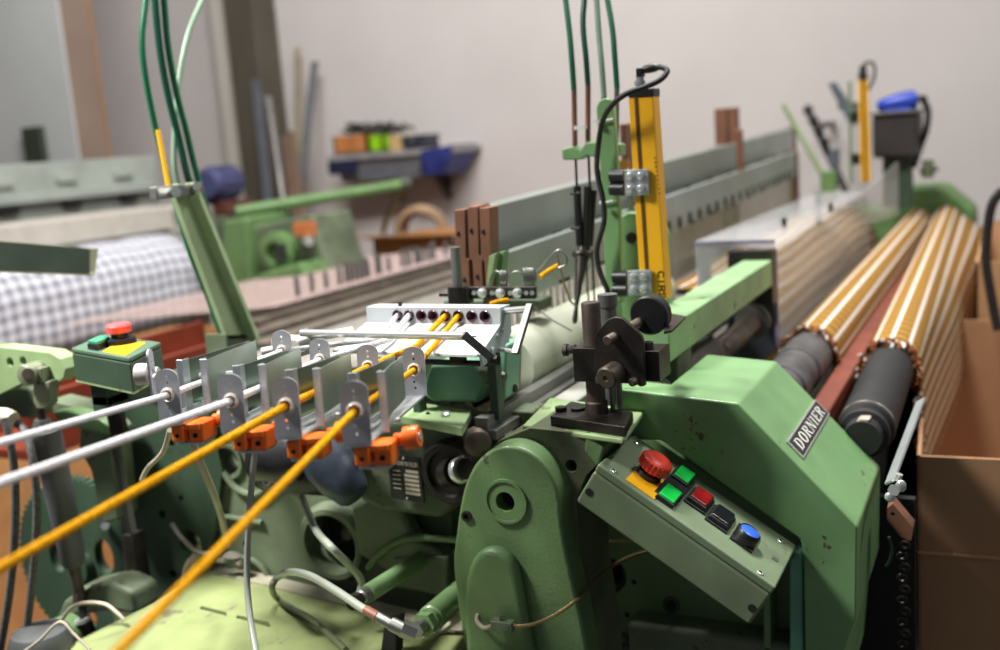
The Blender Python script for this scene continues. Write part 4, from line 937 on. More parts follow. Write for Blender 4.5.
obj('anchor_bolt', MB().ring(at(631,238,X=1.616), (1,0,0), .009, .004, .006).cyl(at(631,238,X=1.619), at(631,238,X=1.621), .005), iron, bp)
part('base_boss', MB().box2(at(606,296,X=1.50), at(624,340,X=1.56)), green, None, .004)
nz = thing('thread_nozzle_bracket', at(590,150,X=1.56), 'small green bracket holding four brown tubes left of the green post', 'bracket')
Z0 = at(585,150,X=1.56).z
obj('bracket', MB().prism(pts([(561,149),(572,146),(580,150),(586,142),(600,142),(620,144),(620,156),(600,158),(586,156),(578,160),(562,160)], X=1.55), (.03,0,0)), green, nz, .003)
HM = {'hose_green': hose_green, 'hose_dark': hose_dark, 'hose_pale': hose_pale}
HX = ((574,90,575,146,-22,562,'hose_green'),(588,85,588,144,-22,584,'hose_dark'),(604,97,603,144,-22,594,'hose_pale'),(617,88,616,144,-22,603,'hose_green'))
for i, (x0, y0, x1, y1, yt, xt, hm) in enumerate(HX):
    xx = 1.56+.006*i
    obj('guide_tube', MB().cyl(at(x0,y0-2,X=xx), at(x1,y1,X=xx), .0042, n=12), copper if i < 2 else rail_m, nz, label='brown metal tube' if i < 2 else None)
    h = obj('air_hose', MB().tube([at(x0,y0,X=xx), at(x0-2,y0-28,X=xx), at(x0-5,y0-62,X=xx+.01), at(xt,yt,X=xx+.03), at(xt-14,yt-60,X=xx+.05), at(xt-40,yt-200,X=xx+.12), at(xt-90,yt-340,X=xx+.25)], .0046, 10), HM[hm])
    tag(h, ['bright green hose above the leftmost brown tube of the nozzle bracket','dark green hose, second from left above the nozzle bracket','pale green hose, third from left above the nozzle bracket','green hose nearest the yellow light bar above the nozzle bracket'][i], 'hose', 'hoses above the nozzle bracket')
    obj('needle', MB().cyl(at(x1+.5,y1+10,X=xx), at(x1+2 if i<2 else x1-4,190,X=xx), .0022, n=8), iron, nz)
obj('clip', MB().box2(at(576,126,X=1.56), at(585,129,X=1.55)), white_paint, nz)
b = MB().cyl(at(577,186,X=1.56), at(580,246,X=1.56), .0062, n=12).cyl(at(588,186,X=1.565), at(586,250,X=1.565), .0066, n=12).cyl(at(594,190,X=1.575), at(590,246,X=1.575), .005, n=12)
for y in (193, 228): b.cyl(at(571,y,X=1.56), at(580,y,X=1.555), .003, n=8)
obj('holder', b, black, nz)
obj('funnel', MB().lathe(at(583,248,X=1.56), at(574,328,X=1.50)-at(583,248,X=1.56), [(0,.008),(.008,.008),(.010,.016),(.014,.016),(.016,.011),(.06,.006),(.10,.003),(.118,.0045),(.125,.003)], 16), iron, nz)
obj('needle', MB().cyl(at(592,250,X=1.57), at(596,330,X=1.57), .0016, n=6).cyl(at(586,250,X=1.57), at(590,330,X=1.57), .0016, n=6), iron, nz)
o = obj('catch_thread', MB().tube([at(556,250,X=1.47), at(562,275,X=1.47), at(570,300,X=1.49), at(577,306,X=1.5)], .0016, 6), brass); tag(o, 'brown thread running down from wire loop to dark nozzle tip', 'thread')
o = obj('catch_thread', MB().tube(pts([(533,306),(552,320),(572,331)], X=1.48), .0012, 6, smooth=False), rail_m); tag(o, 'thin grey thread stretched to the dark nozzle tip', 'thread')
# spring selvedge unit
su = thing('spring_unit', at(495,295,X=1.36), 'row of wire springs on a bolted dark bar above the white eyelet box', 'spring unit')
X = 1.36
obj('spring_bar', MB().prism(pts([(464,287),(535,287),(535,299),(464,299)], X=X), (.008,0,0)), iron, su, .001)
b = MB()
for x in (483,501,518): b.lathe(at(x,293,X=X), (-1,0,0), [(0,.0075),(.005,.0075),(.009,.004)], 14)
for x in (474,492,510,526,532): b.cyl(at(x,293,X=X), at(x,293,X=X-.003), .0035, n=10)
obj('bolt', b, steel_bright, su)
obj('clamp_post', MB().cyl(at(455,247,X=X), at(458,290,X=X), .0075), rail_m, su)
obj('clamp', MB().cyl(at(458,286,X=X), at(459,304,X=X), .016).box2(at(462,288,X=X-.006), at(474,302,X=X+.01)).cyl(at(440,294,X=X), at(450,294,X=X), .004), iron, su, .0)
def coil(cx_, cy, n, r, dx):
    P_ = []
    c = at(cx_, cy, X=X+.004)
    for k in range(n*12): t_ = 2*math.pi*k/12; P_.append(c+V(r*.5*math.sin(t_), -dx*k/12, r*math.cos(t_)))
    return P_
b = MB().tube(coil(500,278,4,.010,.0032), .0011, 6, smooth=False).tube(coil(524,277,6,.012,.003), .0011, 6, smooth=False)
b.tube(pts([(489,287),(491,276),(496,271),(503,277)], X=X), .0011, 6).tube(pts([(505,285),(512,273),(520,272),(526,280)], X=X), .0011, 6).tube(pts([(537,272),(546,262),(558,250),(566,256),(566,264),(558,268)], X=X+.05), .0013, 6)
obj('spring', b, steel_dull, su)
o = obj('yellow_yarn', MB().tube([at(540,277,X=1.40), at(548,271,X=1.42), at(557,266,X=1.44)], .0035, 8), yellow_yarn); tag(o, 'short yellow yarn end held in the wire loop', 'yarn')
o = obj('yellow_yarn', MB().tube([at(490,304,X=1.33), at(500,301,X=1.34), at(508,300,X=1.35)], .003, 8), yellow_yarn); tag(o, 'scrap of yellow yarn just above the white eyelet box', 'yarn')
# ------------------------------------------------------------------ dark clamp assembly
ca_ = thing('clamp_assembly', at(600,415,X=1.27), 'dark iron clamp with shaft, round disk and two posts on the green ledge', 'clamp')
Zb = 1.142
obj('base_plate', MB().prism(pts([(550,416),(571,401),(633,412),(625,427)], Z=Zb), (0,0,-.013)), iron, ca_, .001)
obj('base_bolt', MB().cyl(at(561,411,Z=Zb), at(561,411,Z=Zb)+V(0,0,.006), .0085, n=6).cyl(at(578,410,Z=Zb), at(578,410,Z=Zb)+V(0,0,.004), .0105, n=6), iron, ca_, .0005)
pb_ = at(597,412,Z=Zb); pt_ = V(pb_.x, pb_.y, at(594,302,X=pb_.x).z)
obj('main_post', MB().lathe(V(pb_.x,pb_.y,Zb), (0,0,1), [(0,.0150),(.014,.0150),(.016,.0125),(pt_.z-Zb-.002,.0125),(pt_.z-Zb,.0115)]), iron_brown, ca_)
p2 = V(pb_.x+.05, pb_.y-.005, Zb); zt = at(611,294,X=p2.x).z
obj('second_post', MB().cyl(p2, V(p2.x,p2.y,zt-.014), .0115).cyl(V(p2.x,p2.y,zt-.016), V(p2.x,p2.y,zt), .0135, n=12), rail_m, ca_)
p3 = at(613,410,Z=Zb); obj('threaded_rod', MB().cyl(p3, p3+V(0,0,.05), .0035, n=10).cyl(p3+V(.012,-.006,0), p3+V(.012,-.006,.05), .004, n=10), steel_dull, ca_)
Xp = pb_.x-.025
obj('clamp_block', MB().box2(at(572,348,X=Xp), V(pb_.x+.022, at(600,380,X=Xp).y, at(585,382,X=Xp).z)), iron, ca_, .001)
obj('clamp_block', MB().box2(at(641,351,X=Xp+.008), V(pb_.x+.03, at(660,380,X=Xp+.008).y, at(650,383,X=Xp).z)), iron, ca_, .001)
obj('clamp_block', MB().box2(at(600,352,X=Xp+.01), V(pb_.x+.02, at(642,380,X=Xp+.01).y, at(620,382,X=Xp).z)), iron, ca_)
fp_ = obj('face_plate', MB().prism(pts([(594,339),(597,332),(607,320),(614,317),(622,318),(632,327),(641,336),(643,342),(645,386),(640,387),(636,384),(600,383),(595,379)], X=Xp-.008), (.008,0,0)), iron, ca_, .0012)
sa, sb = at(607,341,X=Xp-.03), at(648,317,X=Xp+.10); d = (sb-sa).normalized()
sb = sa+d*.115
obj('cross_shaft', MB().lathe(sa, d, [(0,.0055),(.002,.0065),(.115,.0065)], 18), iron_brown, ca_)
ck = at(648,316,X=Xp+.07)
obj('round_disk', MB().lathe(ck, d, [(0,.008),(0,.024),(.002,.0262),(.017,.0262),(.019,.024)], 40), black, ca_)
obj('tommy_knob', MB().lathe(at(616,372,X=Xp-.008), (-1,.25,-.15), [(0,.0145),(.022,.0145),(.024,.0125),(.024,.004),(.022,.003)], 20), iron_brown, ca_)
b = MB()
for px, py in ((602,379),(635,381)): b.lathe(at(px,py,X=Xp-.008), (-1,.2,0), [(0,.0055),(.008,.0055),(.010,.004)], 12)
obj('pin', b, iron_brown, ca_)
obj('side_bolt', MB().cyl(at(576,349,X=Xp+.01), at(567,350,X=Xp+.01), .006, n=8).cyl(at(568,350,X=Xp+.01), at(564,350,X=Xp+.01), .0085, n=6), iron, ca_)
q = at(648,351,X=Xp+.018); obj('cap_screw', MB().lathe(q, (0,0,1), [(0,.0075),(.010,.0075),(.012,.0065),(.012,.0035),(.009,.003)], 16), iron, ca_)
obj('stop_tab', MB().prism(pts([(664,318),(668,313),(686,316),(672,330),(664,332)], Z=at(669,318,X=1.36).z), (0,0,-.003)), iron, ca_)
# ------------------------------------------------------------------ white eyelet box of the weft feeder
eb = thing('weft_eyelet_box', at(430,320,X=1.18), 'white steel box with row of eight dark eyelets guiding the yarns', 'yarn guide')
pL, pR = at(366,307,Z=1.29), at(499,308,Z=1.29)
u = (pR-pL).normalized(); nf = V(-u.y, u.x, 0); nf = nf if nf.x < 0 else -nf     # towards the camera
Wd = (pR-pL).length
def bx_(s, f, z): return pL+u*s+nf*f+V(0,0,z)
hgt = .021
ey_s = [(Wd)*k for k in (.245,.335,.427,.516,.609,.704,.801,.896)]
obj('eyelet_plate', MB().prism([bx_(0,0,0),bx_(Wd,0,0),bx_(Wd,0,-hgt),bx_(0,0,-hgt)], -nf*.02, [circ(bx_(s,0,-.011), nf, .0072, 20) for s in ey_s]), grey_paint, eb, .0)
obj('sloped_shelf', MB().prism([bx_(-.002,0,-hgt),bx_(Wd,0,-hgt),bx_(Wd-.001,.066,-.047),bx_(-.014,.066,-.047)], (0,0,-.004)), white_paint, eb, .0008)
obj('end_plate', MB().prism([bx_(Wd,-.025,.001),bx_(Wd,.0,.001),bx_(Wd,.004,-.020),bx_(Wd,.064,-.047),bx_(Wd,.060,-.064),bx_(Wd,0,-.054),bx_(Wd,-.025,-.036)], u*.003), mat('grey_green_plate', (168,184,182), .45), eb, .0008)
obj('back_box', MB().prism([bx_(.002,-.02,0),bx_(Wd-.002,-.02,0),bx_(Wd-.002,-.02,-.05),bx_(.002,-.02,-.05)], -nf*.006), grey_paint, eb)
b = MB()
for s in (.01, .025): b.lathe(bx_(Wd+.003, -.008+s, -.026-s*.3), u, [(0,.003),(.002,.003),(.003,.001)], 10)
b.lathe(bx_(Wd+.003,.034,-.047), u, [(0,.003),(.002,.003)], 10)
obj('screw', b, steel_bright, eb)
obj('slot', MB().prism([bx_(Wd*.865,.026,-.0318),bx_(Wd*.905,.026,-.0318),bx_(Wd*.90,.030,-.0332),bx_(Wd*.87,.030,-.0332)], (0,0,.0006)), hole_black, eb)
for s in ey_s:
    c = bx_(s,0.001,-.011); b = MB().lathe(c, -nf, [(0,.0064),(-.0015,.0072),(0,.0080),(.002,.0076),(.02,.006),(.02,.0042),(.004,.0044),(0,.0064)], 20)
    obj('eyelet', b, eye_purple, eb, label='dark purple ceramic eyelet')
obj('hinge_stub', MB().cyl(bx_(.24*Wd,-.01,.0), bx_(.24*Wd,-.01,.006), .003), iron, eb)
# rods and levers around the box
rf = thing('rod_frame', at(390,340,X=1.1), 'bright steel rod with flat levers in front of the white eyelet box', 'rod')
ra, rb = at(302,333,X=1.13), at(467,336,X=1.075)
obj('front_rod', MB().cyl(ra, rb, .0052), steel_bright, rf)
la, lb = rb, at(494,360,X=1.09)
def strap(a, b_, w, t_, up=V(0,0,1)):
    z = (b_-a).normalized(); x = (up-z*up.dot(z)).normalized(); y = z.cross(x)
    A = [a+x*(i*w/2)+y*(j*t_/2) for i, j in ((-1,-1),(1,-1),(1,1),(-1,1))]; return MB().loft(A, [q+(b_-a) for q in A])
obj('lever', strap(at(463,334,X=1.068), lb, .010, .006), rail_m, rf, .0008)
obj('lever_pivot', MB().cyl(lb+u*-.006, lb+u*.006, .006), iron, rf)
obj('lever', strap(at(305,331,X=1.13), at(325,344,X=1.16), .010, .006), rail_m, rf, .0008)
sd = at(529,306,X=1.20)
obj('side_rod', MB().cyl(bx_(Wd,-.01,-.006), at(528,309,X=1.19), .0045).cyl(at(500,349,X=1.18), at(516,352,X=1.16), .003), steel_bright, rf)
obj('side_lever', strap(at(530,304,X=1.19), at(515,354,X=1.15), .010, .005, V(0,-1,.3)), rail_m, rf, .0008)
b = MB().cyl(at(380,352,X=1.2), at(498,355,X=1.17), .003).cyl(at(376,360,X=1.19), at(492,364,X=1.17), .004).cyl(at(380,346,X=1.2), at(470,349,X=1.18), .004)
obj('back_rod', b, iron, rf, label='dark oily rods below the box')
obj('rod_clamp', MB().box(at(458,357,X=1.17), (.016,.018,.014)).box(at(397,350,X=1.19), (.012,.016,.012)), iron, rf, .001)
obj('rod_support', MB().box2(bx_(Wd*.2,-.03,-.05), bx_(Wd*.26,-.05,-.16)).box2(bx_(Wd*.8,-.03,-.05), bx_(Wd*.86,-.05,-.16)), green_dark, rf, .002)
# ------------------------------------------------------------------ yarn tensioners
UN = (((168,395,1.08),(282,351,1.351)),((231,401,1.03),(320,360,1.306)),((286,406,.98),(368,367,1.256)),((355,411,.93),(414,370,1.208)))
def tab(mb, x, w=.026, zt=.027, zb=-.031, th=.0022):
    o_ = [V(x, -w/2, zb), V(x, w/2, zb), V(x, w/2, zt-w*.38)]+[V(x, math.cos(R(a))*w/2, zt-w*.38+math.sin(R(a))*w*.38) for a in range(15, 180, 15)]+[V(x, -w/2, zt-w*.38)]
    hs = [circ((x,0,0), (1,0,0), .0052, 18)]+[circ((x,dy,z), (1,0,0), .0016, 8) for dy, z in ((0,.0185),(.0,.0125),(.001,-.014),(.0,-.021))]
    return mb.prism(o_, (th,0,0), hs)
def tensioner(label):
    t = thing('yarn_tensioner', (0,0,0), label, 'yarn tensioner', 'yarn tensioners')
    f = obj('base_channel', MB().box2((0,-.010,-.0325), (.285,.012,-.0295)).box2((.02,.010,-.0325), (.27,.012,-.024)), steel, t, .0006)
    for x in (0, .281):
        tb = obj('eyelet_tab', tab(MB(), x), tab_grey, t, .0005)
        obj('eyelet', MB().lathe((x+.001,0,0), (1,0,0), [(-.0035,.0050),(-.0045,.0062),(-.0035,.0075),(-.001,.0082),(.001,.0078),(.004,.0062),(.004,.0038),(0,.0036),(-.0035,.0050)], 22), ceramic, tb, label='cream ceramic eyelet ring')
    for s, y0, y1 in ((-1,-.014,-.004),(1,.014,.004)):
        obj('leaf_post', MB().prism([V(.052,y0-.004,-.03),V(.052,y0+.004,-.03),V(.052,y0+.004,.028),V(.052,y0-.004,.028)], (.003,0,0)).prism([V(.052,y0-.004*s,-.03),V(.052,y0-.0025*s,-.03),V(.052,y0-.0025*s,.028),V(.052,y0-.004*s,.028)], (.014,0,0)), steel, t, .0008)
        pr_ = [(.056,y0),(.075,y0*.9),(.12,y0*.6),(.16,(y0*.3+y1*.7)),(.20,y1)]
        A = [V(x,y-.0006,-.020) for x, y in pr_]+[V(x,y+.0006,-.020) for x, y in reversed(pr_)]
        obj('leaf_spring', MB().loft(A, [q+V(0,0,.046) for q in A]), steel_leaf, t)
    obj('leaf_screw', MB().lathe((.105,-.014,-.0295), (0,0,1), [(0,.004),(.003,.004),(.005,.002)], 10).cyl((.03,.004,-.0295), (.03,.004,-.024), .004, n=6), steel_bright, t)
    oc_ = obj('orange_clamp', MB().box2((.008,.006,-.052), (.034,-.008,-.034)).box2((.014,-.010,-.054), (.046,-.027,-.033)).box2((.010,.005,-.040), (.044,-.025,-.0328)), orange, t, .0022, seg=3)
    obj('set_screw', MB().cyl((.0135,-.0185,-.046), (.0125,-.0185,-.046), .0026, n=12).cyl((.0075,-.001,-.045), (.0065,-.001,-.045), .0020, n=12), hole_black, oc_)
    kn = obj('clamp_knob', MB().lathe((.046,-.024,-.036), (-.1,-1,.1), [(0,.006),(.008,.006),(.009,.0085),(.010,.0110),(.022,.0110),(.024,.0095),(.024,.004)], 22), orange, t)
    obj('knob_screw', MB().cyl((.0437,-.0475,-.0337), (.0435,-.0492,-.0335), .0042, n=12), steel_bright, kn)
    obj('clamp_foot', MB().box2((.014,.004,-.0558), (.042,-.025,-.0535)), steel, t)
    return t
tl = ['leftmost yarn tensioner, thin white yarn through its tab, nearest the green stop box','second tensioner from the left, thick white yarn entering its front eyelet','third tensioner from the left, yellow yarn entering beside the black bulbous motor','rightmost tensioner in front of the rating plate, yellow yarn through its wide tab']
t0 = tensioner(tl[0]); ens = []
for i, (fr_, re_) in enumerate(UN):
    if i == 0: t = t0
    else:
        t = t0.copy(); COL.objects.link(t); t['label'] = tl[i]
        for ch in t0.children:
            c = ch.copy(); COL.objects.link(c); c.parent = t
            for g in ch.children:
                d = g.copy(); COL.objects.link(d); d.parent = c
    a = at(fr_[0], fr_[1], D=fr_[2]); b_ = at(re_[0], re_[1], D=re_[2]); d = (b_-a).normalized()
    t.location = a; t.rotation_euler = (0, -math.asin(d.z), math.atan2(d.y, d.x)); ens.append((a, a+d*.281))
a, b_ = ens[0][0], ens[3][0]
cr = part('tensioner_rod', MB().cyl(V(a.x+.055, a.y+.02, a.z-.043), V(b_.x+.055, b_.y-.02, b_.z-.047), .003, n=12), iron, None)
obj('rod_arm', MB().cyl(V(a.x+.055, a.y+.018, a.z-.043), V(1.30, a.y+.05, a.z-.20), .005, n=12), iron, cr)
gt = thing('yarn_guide_tab', at(152,372,D=1.16), 'slim metal tab with wire stem beside the green emergency stop box', 'yarn guide')
gt0 = at(153,373,D=1.15)
b = tab(MB(), 0, .022)
M_ = Matrix.Rotation(R(120), 3, 'Z')
b.v = [M_ @ q + gt0 for q in b.v]; obj('tab', b, tab_grey, gt, .0005)
obj('wire_stem', MB().tube([gt0+V(0,0,-.004), gt0+V(.05,-.045,-.012), gt0+V(.11,-.06,-.02)], .003, 8), white_paint, gt)
obj('foot', MB().box2(gt0+V(-.004,.004,-.03), gt0+V(.30,-.012,-.036)), steel_dull, gt)
# yarns
def yarn(name, P_, r, m_, label):
    P_ = [P_[2]+(P_[1]-P_[2])*1.9]+P_[1:]
    o = obj(name, MB().tube(P_, r, 10, smooth=False), m_); tag(o, label, 'yarn', 'weft yarns'); return o
def eye(k): return bx_(ey_s[k], .001, -.011)
yarn('white_yarn', [at(-60,462,D=.74), at(0,443,D=.82), ens[0][0], ens[0][1], bx_(ey_s[0],.05,-.034), eye(0), bx_(ey_s[0],-.03,-.012)], .0033, white_yarn, 'upper white yarn running in from the left to the leftmost tensioner')
yarn('white_yarn', [at(-60,506,D=.68), at(0,483,D=.76), ens[1][0], ens[1][1], bx_(ey_s[1],.05,-.034), eye(1), bx_(ey_s[1],-.03,-.012)], .0038, white_yarn, 'lower, thicker white yarn running in from the left to the second tensioner')
yarn('yellow_yarn', [at(-60,600,D=.62), at(0,568,D=.70), ens[2][0], ens[2][1], bx_(ey_s[4]-.012,.06,-.040), eye(4), bx_(ey_s[4],-.03,-.012)], .0038, yellow_yarn, 'long yellow yarn running in from the left edge to the third tensioner')
yarn('yellow_yarn', [at(60,712,D=.54), at(120,650,D=.60), ens[3][0], ens[3][1], bx_(ey_s[5]-.006,.06,-.040), eye(5), bx_(ey_s[5],-.03,-.012)], .0034, yellow_yarn, 'yellow yarn rising steeply from the bottom edge to the rightmost tensioner')
def line(name, P_, r, m_, label, cat='hose'): o = obj(name, MB().tube(P_, r, 10), m_); tag(o, label, cat); return o
line('white_hose', [at(256,440,D=1.12), at(253,470,D=1.12), at(249,520,D=1.12), at(247,575,D=1.12), at(250,615,D=1.10), at(258,664,D=1.06)], .0034, clear_tube, 'milky white hose hanging straight down below the second orange clamp')
line('beige_hose', [at(186,425,D=1.3), at(196,452,D=1.32), at(213,492,D=1.4), at(222,520,D=1.5), at(227,545,D=1.58)], .0048, beige, 'beige hose hanging from the leftmost tensioner to the cast frame')
line('beige_hose', [at(170,430,D=1.3), at(163,452,D=1.42), at(148,468,D=1.52), at(142,480,D=1.56)], .0036, beige, 'short pale hose curving left beneath the leftmost orange clamp')
line('milky_hose', [at(296,480,D=1.60), at(305,505,D=1.58), at(316,530,D=1.5), at(332,548,D=1.42), at(350,566,D=1.46), at(361,580,D=1.5), at(360,592,D=1.5), at(354,602,D=1.5)], .0055, clear_tube, 'milky hose sagging from the black motor across the round bearing ring')
hz = thing('clear_hose', at(300,580,Z=ZT), 'clear hose looping over the tray to the lower green cylinder', 'hose')
obj('hose', MB().tube([at(276,578,D=1.50), at(290,572,D=1.46), at(310,576,D=1.40), at(335,590,D=1.36), at(362,608,D=1.32), at(378,617,D=1.30)], .0055, 10), clear_tube, hz)
obj('hose', MB().tube([at(276,578,D=1.50), at(272,588,D=1.50), at(277,598,Z=ZT+.012), at(292,608,Z=ZT+.008), at(315,622,Z=ZT+.007), at(346,650,Z=ZT+.007)], .0048, 10), mat('grey_green_hose', (104,112,84), .4), hz)
obj('hose_ferrule', MB().cyl(at(366,610,D=1.315), at(378,617,D=1.30), .0062), copper, hz)
obj('elbow_fitting', MB().cyl(at(378,617,D=1.30), at(392,625,D=1.29), .0066).cyl(at(392,624,D=1.29), at(408,632,D=1.28), .009).cyl(at(402,628,D=1.28), at(416,634,D=1.28), .011, n=6), steel_dull, hz)
line('white_pipe', [at(262,352,D=1.45), at(285,347,D=1.45), at(303,340,D=1.43), at(322,336,D=1.45), at(352,331,D=1.48)], .0058, white_paint, 'white plastic pipe behind the tensioner tabs, left of the eyelet box', 'pipe')
t = obj('pipe_clip', MB().box(at(292,343,D=1.45), (.03,.05,.018)).cyl(at(296,340,D=1.46), at(296,335,D=1.46), .012), mat('pale_clip', (196,190,178), .5), bevel=.003); tag(t, 'pale clip holding the white pipe behind the second tensioner', 'clip')
# ------------------------------------------------------------------ green arm with hoses
ga = thing('hose_stand', at(245,338,Y=1.25), 'slanting flat green arm carrying green hoses, left of centre', 'arm')
obj('arm_bar', MB().prism(pts([(173,190),(178,184),(186,184),(249,338),(229,340)], Y=1.25), (0,.012,0)).prism(pts([(183,184),(187,183),(251,338),(247,339)], Y=1.25), (0,-.022,0)), mat('arm_paint', (172,192,150), .5, var=.1), ga, .001)
obj('hose_clamp', MB().prism(pts([(156,187),(203,182),(204,194),(157,200)], Y=1.235), (0,.016,0)), rail_m, ga, .002)
obj('clamp_bolt', MB().cyl(at(176,192,Y=1.235), at(176,192,Y=1.215), .009, n=6).cyl(at(197,186,Y=1.235), at(197,186,Y=1.22), .008, n=6), steel_bright, ga)
part('arm_foot', MB().prism(pts([(226,334),(252,334),(256,392),(232,392)], Y=1.25), (0,.05,0)), green_old, None, .002)
def hose(P_, r, m_, label): o = obj('air_hose', MB().tube(P_, r, 10), m_); tag(o, label, 'hose', 'green hoses on the slanting arm'); return o
y0 = 1.24
def hp(l, Y): return [at(2.2*l[0][0]-1.2*l[1][0], -150, Y=Y)]+[at(a, b, Y=Y) for a, b in l]
hose(hp([(152,-40),(146,0),(142,40),(146,80),(156,130),(168,180),(176,206),(191,255),(209,300),(226,350)], 1.285), .0052, hose_green, 'bright green hose bowing furthest left above the slanting arm')
hose(hp([(153,-40),(155,0),(160,50),(168,95),(178,135),(188,178),(197,205),(217,250),(235,300),(252,345)], 1.29), .0060, hose_dark, 'dark green hose straight from the top edge, second from left above arm')
hose(hp([(160,-40),(164,0),(168,45),(176,90),(186,130),(196,172),(205,205),(222,255),(241,310),(256,350)], 1.285), .0056, hose_green, 'mid green hose just right of the dark hose above the arm')
hose(hp([(222,-40),(202,0),(188,35),(179,80),(175,125),(174,160),(178,185),(186,215),(200,260),(216,310),(232,350)], 1.30), .0048, hose_pale, 'pale green hose bending down from upper right to the arm clamp')
t = obj('yellow_rod', MB().cyl(at(158,130,Y=1.26), at(169,190,Y=1.247), .0038), yellow); tag(t, 'thin yellow rod standing behind the green hoses', 'rod')
# grey u channel at the left edge
kh = mat('khaki_shaded', (70,82,72), .5, .2, var=.12)  # front web colour darkened to paint in its shaded side
uc = thing('steel_channel', at(50,262,D=1.8), 'khaki steel channel sticking in from the left edge, open upwards at its end', 'channel')
bk = V(.55,.83,0).normalized()*.045      # depth of the channel
t0_, t1_ = at(-70,236,D=1.62), at(90,249,D=1.9); b0_, b1_ = at(-70,268,D=1.62), at(90,274,D=1.9); e2 = t1_+(t1_-t0_).normalized()*.030; f2 = b1_+(b1_-b0_).normalized()*.022
th_ = bk.normalized()*.003
obj('front_web', MB().loft([t0_,t1_,b1_,b0_], [q+th_ for q in (t0_,t1_,b1_,b0_)]), kh, uc)
obj('rear_web', MB().loft([q+bk for q in (t0_,e2,f2,b0_)], [q+bk+th_ for q in (t0_,e2,f2,b0_)]), mat('khaki_lit', (150,150,122), .55, var=.1), uc)  # paler khaki paints in the light inside the channel
obj('base_web', MB().loft([b0_, b1_, f2+bk, b0_+bk], [q+V(0,0,-.003) for q in (b0_, b1_, f2+bk, b0_+bk)]), mat('khaki_lit', (150,150,122)), uc)
# ------------------------------------------------------------------ control box with push buttons
cp = thing('control_box', at(690,540,X=1.2), 'slanted green control box with red mushroom and coloured push buttons', 'control box')
XB = 1.17
A0, A1, A2, A3 = pts([(598,464),(776,588),(752,622),(580,505)], X=XB)
ub = (A1-A0).normalized(); nb = ub.cross(V(1,0,0)); nb = nb if nb.z > 0 else -nb
Lb, Hb = (A1-A0).length, abs((A3-A0).dot(nb)); A3 = A0-nb*Hb; A2 = A1-nb*Hb
obj('box_body', MB().prism([A0-nb*.012, A1-nb*.012, A2, A3], (.135,0,0)), green_panel, cp, .004, seg=3)
obj('box_lid', MB().prism([A0, A1, A1-nb*.0112, A0-nb*.0112], (.135,0,0)), green_panel, cp, .003, seg=3)
def onp(px, py, h=0):
    d = FW + RT*((px-500)/FPX) - UP*((py-325)/FPX); o_ = A0+nb*h; return CAM + d*((o_-CAM).dot(nb)/d.dot(nb))
ux_ = V(1,0,0)
def pad(c, w, l, h0, h1, sc=1.0, h_at=0.0):
    c = onp(c[0], c[1], h_at)-nb*h_at
    lo = [c+ub*(i*w/2)+ux_*(j*l/2)+nb*h0 for i, j in ((-1,-1),(1,-1),(1,1),(-1,1))]
    hi = [c+ub*(i*w/2*sc)+ux_*(j*l/2*sc)+nb*h1 for i, j in ((-1,-1),(1,-1),(1,1),(-1,1))]
    return MB().loft(lo, hi)
# emergency stop
es = obj('emergency_stop', MB().lathe((onp(656,463,.022)-nb*.022), nb, [(0,.013),(.012,.013),(.013,.017),(.014,.0195),(.022,.0205),(.027,.0195),(.030,.016),(.0315,.010),(.031,.003)], 36), red, cp, label='red mushroom button')
rib = MB()
for k in range(22):
    t_ = 2*math.pi*k/22; dr = ub*math.cos(t_)+ux_*math.sin(t_); q = (onp(656,463,.022)-nb*.022)+dr*.0203
    rib.cyl(q+nb*.0145, q+nb*.0265, .0012, n=6)
obj('grip_rib', rib, red, es)
obj('stop_collar', MB().lathe((onp(656,463,.022)-nb*.022), nb, [(0,.0165),(.008,.0165),(.010,.013)], 30), black, cp)
obj('yellow_label', pad((647,482), .042, .060, .0003, .0012), yellow, cp, label='yellow square label under the red button')
def button(c, m_, name, label):
    bz = obj(name, pad(c, .026, .042, 0, .006, .96, .008), black, cp, .0012, label=label)
    obj('button_cap', pad(c, .0225, .038, .0058, .0090, .94, .008), m_, bz, .0012)
obj('button_frame', pad((678,483), .032, .090, 0, .003, 1, .008), black, cp, .001)
button((685,474), green_lit, 'push_button', 'upper green push button'); button((671,493), green_lit, 'push_button', 'lower green push button')
for c in ((702,497),(723,515),(748,534)): obj('button_frame', pad(c, .032, .050, 0, .003, 1, .008), black, cp, .001)
def lens(c, m_, label):
    bz = obj('push_button', pad(c, .0275, .042, .003, .008, .96, .008), black, cp, .0012, label=label)
    obj('button_cap', pad(c, .0240, .038, .0076, .0105, .94, .008), m_, bz, .0012); return bz
lens((702,497), red_dark, 'dark red push button'); lens((723,515), black_gloss, 'black push button')
c = onp(749,533,.014)-nb*.014
bz = obj('push_button', MB().lathe(c, nb, [(0,.0155),(.010,.0155),(.016,.0150),(.018,.0135),(.0165,.0122)], 32), black, cp, label='round blue push button')
obj('button_cap', MB().lathe(c, nb, [(.010,.0125),(.0168,.0125),(.0178,.0110)], 32), blue_lens, bz)
b = MB(); b2 = MB()
for px, py in ((637,443),(613,471),(780,541),(760,573)):
    q = onp(px, py); b.lathe(q, nb, [(0,.0042),(.001,.0042),(.0016,.0030),(.0006,.0028)], 16); b2.cyl(q+nb*.0012, q+nb*.0018, .0021, n=6)
sc = obj('lid_screw', b, steel_bright, cp); obj('hex_socket', b2, hole_black, sc)
obj('small_plate', pad((775,559), .008, .008, .0002, .001), steel_dull, cp)
q0, q1 = at(589,492,X=XB-.0005), at(752,608,X=XB-.0005)
